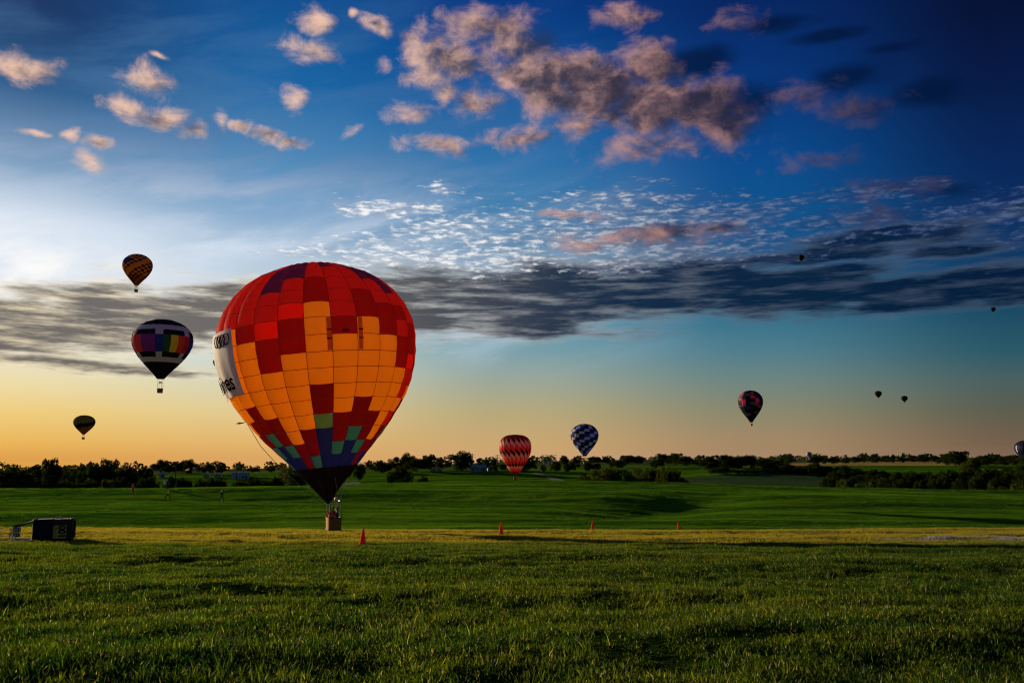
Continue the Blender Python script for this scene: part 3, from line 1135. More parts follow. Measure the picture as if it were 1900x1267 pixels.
def tree(px, top, wpx, Y, kind, label, group=None, olive=False, name=None, x=None):
    """a tree standing on the ground at that bearing and distance, its top at that height"""
    x = wx(px, Y) if x is None else x
    z0 = h(x, Y)
    zt = zrow(top - 4.0, Y)
    hgt = max(1.2, zt - z0)
    k = tree_count[0]
    tree_count[0] += 1
    lst = TREES[kind]
    c_d, c_o, tk, wide = lst[k % len(lst)]
    wid = wpx / FPX * Y
    root = empty(name or ("bush" if kind == "bush" else "tree"), (x, Y, z0 - 0.05))
    root.rotation_euler[2] = (k * 2.399) % 6.283
    sxy = min(max(wid / (2.0 * wide), hgt * 0.35), hgt * 1.8)
    for nm, me in (("crown", c_o if olive else c_d), ("trunk", tk)):
        o = bpy.data.objects.new(nm, me)
        COL.objects.link(o)
        o.parent = root
        o.scale = (sxy, sxy, hgt) if nm == "crown" else (min(sxy, hgt), min(sxy, hgt), hgt)
    if group:
        row_of.setdefault(group, []).append((px, root, label))
    tag(root, label, "bush" if kind == "bush" else "tree", group)
    return root


T = tree
# left wood in the hollow
T(46, 866, 80, 205, "broad", "broad dark tree at the far left of the left-hand wood")
T(8, 880, 50, 215, "broad", "low dark tree cut by the left edge of the picture")
T(82, 865, 36, 320, "tall", "hazy tree rising behind the left-hand wood, left of its tallest crown")
T(108, 853, 46, 228, "broad", "tall round tree standing out of the left-hand wood above the fallen basket")
T(128, 866, 24, 300, "tall", "thin hazy tree just right of the tall round one in the left wood")
T(154, 863, 46, 212, "open", "open-crowned tree with a forked bare trunk in the left wood")
T(187, 860, 40, 224, "broad", "dark tree right of the forked one in the left wood")
T(214, 854, 52, 226, "broad", "highest domed tree in the right half of the left wood")
T(248, 862, 52, 218, "broad", "wide dark tree above the person in red, in the left wood")
T(278, 869, 46, 214, "broad", "last dark tree at the right end of the left wood")
T(213, 893, 26, 190, "bush", "small pale bush at the foot of the left wood", olive=True)
for px, tp, w in ((22, 893, 60), (70, 892, 56), (178, 892, 50), (240, 888, 56), (285, 888, 40), (130, 893, 44)):
    T(px, tp, w, 198, "bush", "undergrowth bush along the foot of the left wood", "undergrowth along the left wood")
# hazy farm trees behind
T(309, 856, 34, 430, "broad", "first of the hazy farm trees right of the left wood")
T(322, 868, 26, 420, "broad", "short hazy tree under the first farm tree")
T(334, 859, 30, 460, "broad", "middle hazy farm tree beside the thin pole")
T(349, 857, 24, 470, "broad", "hazy farm tree right of the thin pole")
T(363, 855, 26, 450, "broad", "rightmost and highest tree of the hazy farm row")
T(361, 876, 12, 400, "bush", "tiny round bush alone on the hazy pasture")
T(391, 860, 34, 395, "open", "left tree of the dark pair above the white trailers")
T(412, 858, 40, 390, "open", "right tree of the dark pair above the white trailers")
T(478, 870, 30, 520, "broad", "faint hazy tree right of the pale barn")
T(510, 868, 16, 640, "broad", "small faint tree on the hazy slope left of the big balloon's cone")
for px, tp, w in ((338, 887, 40), (356, 889, 26), (392, 891, 46), (412, 890, 36), (455, 892, 30), (488, 889, 46), (520, 888, 32)):
    T(px, tp, w, 196, "bush", "dark scrub bush left of the big balloon", "scrub in the left hollow")
T(548, 861, 58, 245, "broad", "large olive tree partly behind the black cone of the big balloon", olive=True)
T(575, 870, 44, 262, "broad", "dark tree mostly hidden behind the black cone of the big balloon")
T(672, 862, 24, 350, "broad", "small dark tree just right of the black cone of the big balloon")
# farm on the middle hill
T(689, 857, 14, 700, "tall", "tiny far tree above the road right of the big balloon")
T(713, 860, 42, 400, "broad", "dark tree at the left end of the hilltop farm row")
T(738, 851, 28, 620, "broad", "faded tree behind the left end of the farm row")
T(760, 843, 30, 415, "broad", "tall tree left of the white parked trailers on the hill")
T(777, 853, 40, 405, "broad", "round tree directly behind the white parked trailers")
T(800, 846, 38, 430, "broad", "tree with a flat top above the parked trailers")
T(822, 850, 26, 415, "tall", "narrow tree between the trailers and the big round tree")
T(857, 840, 54, 400, "broad", "largest round tree on the middle hill beside the white house")
T(890, 853, 16, 470, "tall", "thin tree rising behind the roof of the white house")
T(903, 856, 18, 450, "broad", "small tree at the right end of the white house")
T(917, 858, 20, 410, "tall", "dark tree left of the red and black balloon")
T(935, 864, 22, 415, "broad", "low dark tree behind the red and black balloon's left side")
T(979, 855, 34, 400, "broad", "dark tree right behind the red and black balloon")
T(960, 866, 40, 405, "broad", "dark tree behind the neck of the red and black balloon")
T(748, 868, 52, 262, "broad", "big dark bushy tree in front of the middle hill")
T(788, 884, 22, 270, "bush", "small bush right of the big dark bushy tree")
T(1007, 866, 12, 395, "open", "little lone tree above the dirt track")
T(1030, 859, 24, 400, "broad", "dark tree at the left of the row past the dirt track")
T(1045, 848, 18, 520, "tall", "tree standing highest between the two near balloons")
T(1066, 853, 24, 430, "tall", "tall dark tree left of the chequered balloon's basket")
T(1054, 864, 26, 395, "broad", "low tree in the row below the chequered balloon")
T(1090, 861, 24, 398, "broad", "dark tree right under the chequered balloon")
T(1105, 863, 22, 405, "broad", "second dark tree right of the chequered balloon's foot")
T(1100, 850, 50, 900, "broad", "wide faded tree on the far ridge right of the chequered balloon")
T(1122, 853, 26, 900, "broad", "small faded tree on the far ridge right of the chequered balloon")
T(1143, 858, 34, 420, "broad", "dark tree at the head of the olive bushes")
T(1160, 848, 40, 640, "broad", "rounded far tree above the olive bushes")
T(1180, 849, 34, 660, "broad", "second far tree above the olive bushes")
T(1214, 858, 40, 400, "broad", "dark tree behind the middle of the olive bushes")
T(1225, 845, 38, 560, "broad", "high dark tree left of centre of the right-hand treeline")
T(1250, 844, 36, 540, "broad", "high dark tree at the start of the right-hand wood")
for i, (px, tp, w) in enumerate(((1078, 882, 36), (1105, 874, 44), (1132, 872, 40), (1158, 876, 40), (1182, 870, 44), (1206, 872, 36), (1232, 868, 44), (1252, 876, 36))):
    T(px, tp, w, 270 + (i % 3) * 12, "bush", "olive bush below the chequered balloon", "olive bushes below the chequered balloon", olive=True)
# right wood
for px, tp, w, Y in ((1268, 849, 36, 470), (1288, 856, 34, 440)):
    T(px, tp, w, Y, "broad", "tree linking hilltop row and right-hand wood", "trees linking the right-hand wood")
for px, tp, w, Y in ((1310, 849, 40, 370), (1335, 847, 42, 375), (1362, 850, 40, 372), (1388, 848, 40, 378), (1412, 852, 36, 372), (1434, 857, 36, 365)):
    T(px, tp, w, Y, "broad", "dark tree in the wood left of the stubble field", "dense wood left of the stubble field")
for i, (px, tp, w) in enumerate(((1455, 863, 38), (1478, 868, 38), (1502, 862, 40), (1526, 869, 38), (1552, 866, 40), (1578, 872, 38), (1602, 877, 32), (1630, 880, 36), (1656, 878, 34), (1682, 881, 34), (1706, 878, 34), (1730, 882, 36))):
    T(px, tp, w, 350 - i * 4, "broad", "hedgerow tree below the stubble field", "hedgerow below the stubble field")
for i, px in enumerate(range(1330, 1540, 28)):
    T(px + (i * 7) % 11, 870 + (i * 5) % 7, 46, 352, "bush", "dark shrub at the foot of the dense wood", "shrubs at the foot of the dense wood")
for i, px in enumerate((1548, 1580, 1614, 1646, 1680, 1712, 1748, 1782, 1818, 1850, 1886, 1916)):
    T(px, (876, 884, 874, 882, 877, 886, 875, 872, 869, 878, 864, 870)[i], (46, 34, 50, 38, 44, 34, 52, 36, 48, 38, 54, 44)[i], 310 - (i * 37) % 60, "broad", "dark tree along the right valley bottom", "trees along the right valley bottom")
for i, px in enumerate((1530, 1562, 1598, 1630, 1664, 1728, 1766, 1800, 1834, 1868, 1902)):
    T(px, 886 + (i * 3) % 7, 40, 262 - (i % 3) * 10, "bush", "dark shrub in front of the right valley trees", "shrubs along the right valley bottom")
T(1766, 840, 58, 400, "broad", "tall spreading tree right of the stubble field")
T(1790, 852, 40, 330, "broad", "olive tree below the tall spreading tree on the right", olive=True)
T(1742, 850, 34, 420, "broad", "dark tree at the left foot of the tall spreading tree")
for px, tp, w, Y in ((1810, 848, 36, 520), (1832, 846, 34, 540), (1850, 850, 30, 520), (1870, 847, 34, 500), (1894, 846, 36, 480), (1915, 848, 36, 480)):
    T(px, tp, w, Y, "broad", "dark tree under the blue balloon at the right edge", "treeline at the right edge")
for px, tp, w in ((1800, 876, 50), (1850, 872, 40), (1905, 866, 50)):
    T(px, tp, w, 340, "broad", "dark tree below the right-edge treeline", "lower trees at the right edge")
T(1455, 845, 24, 620, "broad", "lone round tree left of the water tower")
T(1504, 850, 26, 640, "broad", "tree directly under the water tower")
T(1522, 848, 30, 650, "broad", "tree right of the water tower")
T(1538, 850, 22, 660, "broad", "last tree of the clump by the water tower")
for i, (px, tp, w) in enumerate(((1560, 853, 22), (1577, 850, 20), (1592, 846, 24), (1612, 845, 28), (1634, 849, 22), (1646, 846, 12), (1664, 851, 24), (1684, 848, 26), (1702, 847, 24), (1722, 848, 26))):
    T(px, tp, w, 690 + (i * 37) % 90, "broad", "dark tree on the skyline above the stubble field", "skyline trees above the stubble field")
T(1552, 893, 26, 200, "bush", "pale olive bush left of three on the hill crest", olive=True)
T(1581, 900, 18, 200, "bush", "dull middle bush of three on the hill crest", olive=True)
T(1606, 897, 18, 202, "bush", "right bush of three on the hill crest", olive=True)
T(1693, 894, 30, 204, "bush", "round dark bush alone on the crest right of the three", olive=False)
T(1822, 907, 22, 190, "bush", "small olive bush on the crest near the right edge", olive=True)
T(1842, 905, 16, 190, "bush", "narrow bush between the two olive ones near the right edge", olive=True)
T(1872, 901, 40, 192, "bush", "wide olive bush on the crest near the right edge", olive=True)
T(1902, 905, 30, 190, "bush", "bush cut by the right edge on the crest", olive=True)


for grp, lst in row_of.items():
    for i, (px, root, label) in enumerate(sorted(lst, key=lambda q: q[0])):
        root["label"] = ORD[i] + " " + label + ", counted from the left"


def far_wood():
    """woods along the horizon that read as one mass"""
    g = np.random.default_rng(5)
    Vs, Fs = [], []
    k = 0
    for i in range(650):
        Y = g.uniform(850, 2300)
        px = g.uniform(-150, 2050)
        if g.uniform() > 0.30 + 0.7 * (0.5 + 0.5 * math.sin(px * 0.021 + Y * 0.004)):
            continue
        x = wx(px, Y)
        z = h(x, Y)
        hh = g.uniform(5, 10)
        n = 46
        p = g.normal(size=(n, 3))
        p /= np.linalg.norm(p, axis=1)[:, None]
        p *= (g.uniform(0.3, 1, n) ** 0.5)[:, None]
        c = np.array([x, Y, z + hh * 0.5]) + p * np.array([hh * 0.75, hh * 0.75, hh * 0.5])
        s = hh * g.uniform(0.10, 0.22, n)
        u = g.normal(size=(n, 3))
        u /= np.linalg.norm(u, axis=1)[:, None]
        w = np.cross(u, g.normal(size=(n, 3)))
        w /= np.linalg.norm(w, axis=1)[:, None]
        q = np.stack([c - u * s[:, None], c + w * s[:, None], c + u * s[:, None], c - w * s[:, None]], 1).reshape(-1, 3)
        Vs.append(q)
        Fs.append(np.arange(4 * n).reshape(n, 4) + k)
        k += 4 * n
    o = bpy.data.objects.new("woodland", quads_mesh("woodland", np.concatenate(Vs), np.concatenate(Fs), M_leaf))
    COL.objects.link(o)
    tag(o, "far woods along the horizon fading into haze", "woodland", None, "stuff")


far_wood()

# ------------------------------------------------------------------ farm buildings, poles, water tower
M_wall = simple("white_paint", (0.36, 0.34, 0.30), 0.8, 0.3, 0, 0.1, 1.0)
M_roof = simple("roof_metal", (0.27, 0.27, 0.28), 0.6, 0.3, 0, 0.12, 0.8)
M_roofd = simple("roof_dark", (0.10, 0.09, 0.085), 0.9, 0.2, 0, 0.2, 2)
M_glassd = simple("window_glass", (0.03, 0.035, 0.04), 0.15, 0.6, 0, 0.1, 2)
M_wood = simple("pole_wood", (0.075, 0.058, 0.042), 0.95, 0.1, 0, 0.3, 5)


def house(name, label, px, foot, wpx, d, hw, hr, rz, roofm, nwin=3, z=None):
    gp = ground_hit(px, foot, 190)
    x, Y = gp.x, gp.y
    w = wpx / FPX * Y
    r = empty(name, (x, Y, h(x, Y) - 0.1), (0, 0, rz))
    MB().box((0, 0, hw / 2), (w, d, hw)).build("wall", M_wall, r)
    ov = 0.4
    mb = MB()
    for sgn in (-1, 1):
        a = [(-w / 2 - ov, sgn * (d / 2 + ov), hw - 0.1), (w / 2 + ov, sgn * (d / 2 + ov), hw - 0.1), (w / 2 + ov, 0, hw + hr), (-w / 2 - ov, 0, hw + hr)]
        b = [(q[0], q[1], q[2] + 0.18) for q in a]
        mb.add(a + b, [(0, 1, 2, 3), (4, 7, 6, 5), (0, 4, 5, 1), (1, 5, 6, 2), (2, 6, 7, 3), (3, 7, 4, 0)])
    mb.build("roof", roofm, r)
    for sgn in (-1, 1):
        MB().add([(sgn * w / 2, -d / 2, hw), (sgn * w / 2, d / 2, hw), (sgn * w / 2, 0, hw + hr), (sgn * (w / 2 - 0.1), -d / 2, hw), (sgn * (w / 2 - 0.1), d / 2, hw), (sgn * (w / 2 - 0.1), 0, hw + hr)], [(0, 1, 2), (5, 4, 3), (0, 3, 4, 1), (1, 4, 5, 2), (2, 5, 3, 0)]).build("gable", M_wall, r)
    for i in range(nwin):
        cx = -w / 2 + w * (i + 0.7) / (nwin + 0.4)
        f = MB().box((cx, -d / 2 - 0.03, hw * 0.55), (0.9, 0.1, 0.9)).build("window", M_wall, r)
        MB().box((cx, -d / 2 - 0.09, hw * 0.55), (0.75, 0.05, 0.75)).build("pane", M_glassd, f)
    MB().box((w / 2 - 0.6, -d / 2 - 0.04, 0.75), (0.7, 0.1, 1.4)).build("door", M_roofd, r)
    tag(r, label, "building")
    return r


house("barn", "pale metal-roofed barn beside the tall pole left of the big balloon", 446, 889, 27, 5, 1.7, 1.0, 0.2, M_roof, 2)
house("shed", "small white shed at the right end of the left wood", 301, 886, 9, 2.4, 1.3, 0.6, 0.2, M_roof, 1)
house("farmhouse", "far white-roofed house between the hazy farm trees", 363, 873, 14, 4, 1.6, 0.9, -0.1, M_roof, 2)
house("farmhouse", "white farmhouse beside the largest round tree on the middle hill", 888, 874.5, 28, 5, 1.9, 1.1, -0.15, M_roof, 3)
house("shed", "tiny white shed under the trees at the right of the farmhouse", 908, 873, 8, 2.0, 1.3, 0.5, 0.3, M_roof, 1)


def trailer(label, px, foot, L):
    gp = ground_hit(px, foot, 190)
    x, Y = gp.x, gp.y
    r = empty("trailer", (x, Y, h(x, Y)), (0, 0, 0.15))
    MB().box((0, 0, 1.0), (L, 1.8, 1.2)).build("body", M_wall, r)
    MB().box((0, 0, 1.65), (L * 0.97, 1.6, 0.1)).build("roof", M_roof, r)
    for sx_ in (-0.22, 0.22):
        for sy_ in (-0.85, 0.85):
            ax = Matrix.Rotation(math.pi / 2, 3, "X")
            MB().lathe([(0.36, -0.1), (0.4, 0), (0.36, 0.1)], 12, (L * sx_, sy_, 0.38), ax).build("wheel", M_roofd, r)
    MB().box((0, -0.92, 1.15), (L * 0.4, 0.04, 0.5)).build("window", M_glassd, r)
    tag(r, label, "trailer")


trailer("white trailer parked below the left tree of the dark pair", 383, 886, 2.8)
trailer("white trailer parked below the right tree of the dark pair", 404, 886, 3.0)
trailer("left white trailer parked on the middle hill", 803, 876, 3.0)
trailer("right white trailer parked on the middle hill", 815, 876, 2.6)


def pole(label, px, top, Y, arms=2):
    x = wx(px, Y)
    z0 = h(x, Y)
    H_ = zrow(top, Y) - z0
    r = empty("power_pole", (x, Y, z0))
    MB().tube([(0, 0, -0.5), (0, 0, H_)], [0.22, 0.14], 8).build("post", M_wood, r)
    for k in range(arms):
        zz = H_ - 0.5 - 1.1 * k
        a = MB().box((0, 0, zz), (2.6, 0.14, 0.16)).build("crossarm", M_wood, r)
        for q in (-1.15, -0.5, 0.5, 1.15):
            MB().lathe([(0.05, 0), (0.07, 0.1), (0.03, 0.24)], 6, (q, 0, zz + 0.08)).build("insulator", M_glassd, a)
    tag(r, label, "power pole", "power poles across the farmland")


pole("thin pole rising through the hazy farm trees", 337, 858, 330)
pole("tall pole beside the pale metal-roofed barn", 448, 857, 330)
pole("short far pole right of the tall barn pole", 460, 864, 620)
pole("pole tip showing above the left wood", 179, 859, 330)
pole("pole left of the red and black balloon", 923, 843, 380)
pole("pole right of the red and black balloon, above the dirt track", 1006, 847, 400)
pole("pole between the trees left of the chequered balloon's basket", 1076, 844, 420, 3)
pole("pole on the far ridge right of the chequered balloon", 1132, 849, 640)
pole("pole above the big round tree on the middle hill", 878, 842, 520)


def substation(label, px, Y):
    x = wx(px, Y)
    r = empty("substation", (x, Y, h(x, Y)))
    m = simple("galvanised", (0.42, 0.43, 0.44), 0.5, 0.5, 0.4, 0.15, 3)
    for q in (-6, -2, 2, 6):
        MB().tube([(q, 0, 0), (q, 0, 8.5)], 0.18, 6).build("mast", m, r)
    for zz in (5.5, 8.2):
        MB().box((0, 0, zz), (13, 0.25, 0.25)).build("beam", m, r)
    for q in (-4, 0, 4):
        MB().box((q, -1.2, 1.2), (1.8, 1.4, 2.4)).build("transformer", M_wall, r)
    tag(r, label, "substation")


substation("pale substation frame on the ridge between the two near balloons", 1018, 760)


def water_tower():
    Y = 1250
    x = wx(1493, Y)
    z0 = h(x, Y)
    zt = zrow(838, Y)
    r = empty("water_tower", (x, Y, z0))
    Ht = zt - z0
    m = simple("tower_steel", (0.16, 0.17, 0.19), 0.6, 0.4, 0.2, 0.15, 0.5)
    tk = MB().lathe([(0.3, Ht - 8.0), (2.4, Ht - 7.2), (3.6, Ht - 5.6), (3.9, Ht - 3.4), (3.8, Ht - 1.6), (2.4, Ht - 0.5), (0.2, Ht)], 20).build("tank", m, r, True)
    MB().lathe([(4.1, Ht - 5.2), (4.25, Ht - 5.1), (4.25, Ht - 4.8), (4.1, Ht - 4.7)], 20).build("walkway", m, tk)
    for k in range(6):
        a = k * math.pi / 3
        MB().tube([(4.6 * math.cos(a), 4.6 * math.sin(a), -0.3), (3.2 * math.cos(a), 3.2 * math.sin(a), Ht - 5.6)], 0.28, 6).build("leg", m, r)
    MB().tube([(0, 0, 0), (0, 0, Ht - 7)], 0.45, 8).build("riser", m, r)
    tag(r, "dark water tower on legs above the right-hand skyline", "water tower")


water_tower()

# ------------------------------------------------------------------ hot-air balloons
FAB = {
    "red": ((0.20, 0.010, 0.012), (0.52, 0.022, 0.022)), "bright": ((0.28, 0.008, 0.006), (0.82, 0.022, 0.012)), "dark": ((0.10, 0.005, 0.005), (0.30, 0.009, 0.007)),
    "orange": ((0.35, 0.16, 0.012), (0.97, 0.55, 0.03)), "maroon": ((0.07, 0.005, 0.010), (0.17, 0.008, 0.016)), "purple": ((0.028, 0.010, 0.075), (0.075, 0.020, 0.16)),
    "teal": ((0.03, 0.13, 0.17), (0.03, 0.32, 0.50)), "green": ((0.06, 0.15, 0.10), (0.09, 0.38, 0.24)), "navy": ((0.012, 0.018, 0.12), (0.010, 0.03, 0.50)), "black": ((0.010, 0.010, 0.011), (0.004, 0.004, 0.005)),
    "white": ((0.40, 0.37, 0.44), (0.26, 0.23, 0.25)), "yellow": ((0.40, 0.30, 0.02), (0.55, 0.42, 0.03)), "blue": ((0.010, 0.022, 0.17), (0.012, 0.03, 0.20)), "midnight": ((0.006, 0.008, 0.035), (0.005, 0.008, 0.05)), "pink": ((0.42, 0.03, 0.10), (0.55, 0.04, 0.10)),
    "violet": ((0.11, 0.02, 0.16), (0.14, 0.025, 0.20)), "forest": ((0.015, 0.06, 0.03), (0.02, 0.08, 0.03)), "gold": ((0.30, 0.13, 0.02), (0.42, 0.18, 0.025)), "peach": ((0.55, 0.28, 0.22), (0.45, 0.22, 0.17)),
    "coral": ((0.42, 0.035, 0.03), (0.50, 0.04, 0.03)), "slate": ((0.06, 0.06, 0.11), (0.06, 0.06, 0.12)), "olive": ((0.075, 0.068, 0.014), (0.15, 0.13, 0.02)), "rust": ((0.16, 0.05, 0.02), (0.20, 0.06, 0.02)),
}


def fab(c):
    return fabric("nylon_" + c, *FAB[c])


M_seam = fabric("seam_tape", (0.03, 0.008, 0.006), (0.20, 0.03, 0.008))
M_black = fab("black")


def wicker_mat():
    m, n, out = material("wicker")
    t = n.new("ShaderNodeTexCoord")
    w = n.new("ShaderNodeTexWave", wave_type="BANDS", bands_direction="Z")
    n.put(w.inputs["Vector"], t.outputs["Object"])
    w.inputs["Scale"].default_value = 9.0
    w.inputs["Distortion"].default_value = 1.5
    b = n.new("ShaderNodeTexBrick")
    n.put(b.inputs["Vector"], n.v("MULTIPLY", t.outputs["Object"], (1, 1, 1)))
    nz = n.noise(t.outputs["Object"], 7.0, 4, 0.7)
    f = n.m("MULTIPLY_ADD", w.outputs[1], 0.45, n.m("MULTIPLY", nz, 0.8))
    c = n.mix(n.step(f, 0.35, 0.9), (0.22, 0.085, 0.012, 1), (0.80, 0.36, 0.045, 1))
    m.node_tree.links.new(principled(n, c, 0.75, 0.2, 0, bump(n, w.outputs[1], 0.8, 0.03)), out.inputs[0])
    return m


M_wicker = wicker_mat()
M_leather = simple("leather", (0.05, 0.03, 0.018), 0.7, 0.3, 0, 0.3, 8)
M_steel = simple("steel", (0.45, 0.45, 0.46), 0.3, 0.5, 0.9, 0.15, 8)
M_brass = simple("burner_brass", (0.55, 0.38, 0.14), 0.35, 0.5, 0.8, 0.15, 8)
M_pad = simple("pole_padding", (0.022, 0.022, 0.024), 0.8, 0.2, 0, 0.2, 8)
M_padw = simple("pole_padding_pale", (0.30, 0.25, 0.18), 0.8, 0.2, 0, 0.2, 8)
M_rope = simple("rope", (0.42, 0.36, 0.26), 0.9, 0.2, 0, 0.2, 10)


class Profile:
    """outline of an envelope: list of (height above the mouth, radius), resampled by arc length"""
    def __init__(self, pts):
        p = np.array(pts, float)
        # smooth the outline
        t = np.concatenate([[0], np.cumsum(np.hypot(*np.diff(p, axis=0).T))])
        tt = np.linspace(0, t[-1], 400)
        z, r = _pchip(t, p[:, 0], tt), _pchip(t, p[:, 1], tt)
        for _ in range(6):
            z[1:-1] = (z[:-2] + z[1:-1] * 2 + z[2:]) / 4
            r[1:-1] = (r[:-2] + r[1:-1] * 2 + r[2:]) / 4
        self.z, self.r = z, r
        s = np.concatenate([[0], np.cumsum(np.hypot(np.diff(z), np.diff(r)))])
        self.s = s
        self.L = s[-1]

    def at(self, s):
        return float(np.interp(s, self.s, self.z)), float(np.interp(s, self.s, self.r))

    def s_of_z(self, z):
        k = np.argmax(self.z)
        return float(np.interp(z, self.z[:k + 1], self.s[:k + 1]))


def surf(prof, s, th, out=0.0, u=None, bulge=0.0):
    z, r = prof.at(s)
    z2, r2 = prof.at(min(prof.L, s + 0.02))
    z1, r1 = prof.at(max(0, s - 0.02))
    tz, tr = z2 - z1, r2 - r1
    L = math.hypot(tz, tr) or 1
    nz_, nr_ = -tr / L, tz / L
    k = out + (bulge * r * (1 - u * u) if u is not None else 0)
    rr = r + nr_ * k
    return Vector((math.sin(th) * rr, -math.cos(th) * rr, z + nz_ * k))


def panel_mesh(prof, s0, s1, half, bulge, name="panel", seam=0.021):
    """one sewn panel: cloth bulging between the load tapes, with a narrow seam round it"""
    zm, rm = prof.at((s0 + s1) / 2)
    ew = min(0.25, seam / max(0.3, rm * half))
    us = [-1, -1 + ew, -0.55, 0, 0.55, 1 - ew, 1]
    eh = min(0.25, seam / (s1 - s0) * 2)
    vsn = [-1, -1 + eh, 0, 1 - eh, 1]
    vs, fs, fm = [], [], []
    for v in vsn:
        s = (s0 + s1) / 2 + v * (s1 - s0) / 2
        for u in us:
            vs.append(surf(prof, s, u * half, 0.012 * (1 - v * v) * rm * 0.5, u, bulge))
    nu = len(us)
    for j in range(len(vsn) - 1):
        for i in range(nu - 1):
            k = j * nu + i
            fs.append((k, k + 1, k + nu + 1, k + nu))
            fm.append(1 if (i in (0, nu - 2) or j in (0, len(vsn) - 2)) else 0)
    me = bpy.data.meshes.new(name)
    me.from_pydata([tuple(v) for v in vs], [], fs)
    me.materials.append(None)
    me.materials.append(M_seam)
    me.polygons.foreach_set("material_index", np.array(fm, dtype=np.int32))
    me.polygons.foreach_set("use_smooth", np.ones(len(fs), dtype=bool))
    me.update()
    return me


def basket_parts(r, w, d, hb, z0, frame_h, pad=M_pad, lean=0.14, detail=True, cx=0.0):
    """wicker basket with rim, floor runners, four uprights, burner frame and two burners"""
    def ring(z, k, n=6):
        pts = []
        rad = 0.16 * w
        for (sx_, sy_, a0) in ((1, 1, 0), (-1, 1, 90), (-1, -1, 180), (1, -1, 270)):
            for q in range(n + 1):
                a = R(a0 + 90 * q / n)
                pts.append(Vector((cx + sx_ * (w * k / 2 - rad) + rad * math.cos(a), sy_ * (d * k / 2 - rad) + rad * math.sin(a), z)))
        return pts
    lv = [(z0, 0.93), (z0 + hb * 0.12, 0.97), (z0 + hb * 0.5, 0.985), (z0 + hb * 0.9, 1.0), (z0 + hb, 1.02)]
    vs, fs = [], []
    rings = [ring(z, k) for z, k in lv] + [ring(z0 + hb, 0.93), ring(z0 + 0.06, 0.86)]
    n = len(rings[0])
    for q in rings:
        vs += q
    for j in range(len(rings) - 1):
        for i in range(n):
            i2 = (i + 1) % n
            fs.append((j * n + i, j * n + i2, (j + 1) * n + i2, (j + 1) * n + i))
    fs.append(tuple(range(n))[::-1])
    fs.append(tuple((len(rings) - 1) * n + i for i in range(n)))
    b = mesh_obj("basket", vs, fs, M_wicker, r, True)
    MB().tube(ring(z0 + hb, 0.98), 0.045 * w, 8, closed=True).build("rim", M_leather, b, True)
    if detail:
        MB().tube(ring(z0 + 0.04, 0.95), 0.05 * w, 8, closed=True).build("base_hide", M_leather, b, True)
        for q in (-0.25, 0.25):
            MB().box((cx + q * w, 0, z0 - 0.02), (0.06, d * 0.9, 0.06)).build("runner", M_leather, b)
    tw, td = w * (0.5 - lean), d * (0.5 - lean)
    top = z0 + hb + frame_h
    for sx_ in (-1, 1):
        for sy_ in (-1, 1):
            MB().tube([(cx + sx_ * w * 0.47, sy_ * d * 0.47, z0 + hb - 0.05), (cx + sx_ * (tw + 0.03), sy_ * (td + 0.03), top - 0.12), (cx + sx_ * tw, sy_ * td, top)], [0.034 * w, 0.034 * w, 0.03 * w], 8).build("upright", pad, r, True)
    fr = MB().tube([(cx + tw, td, top), (cx - tw, td, top), (cx - tw, -td, top), (cx + tw, -td, top)], 0.03 * w, 8, closed=True).build("burner_frame", M_steel, r)
    for q in (-0.14, 0.14):
        bn = MB().lathe([(0.10 * w, top - 0.10), (0.13 * w, top - 0.02), (0.13 * w, top + 0.20), (0.10 * w, top + 0.26)], 12, (cx + q * w, 0, 0)).build("burner", M_steel if detail else M_pad, r, True)
        if detail:
            for k in range(4):
                pts = [(cx + q * w + 0.135 * w * math.cos(a * math.pi / 6), 0.135 * w * math.sin(a * math.pi / 6), top + 0.0 + k * 0.055) for a in range(12)]
                MB().tube(pts, 0.012, 5, closed=True).build("coil", M_brass, bn)
    return top, tw, td


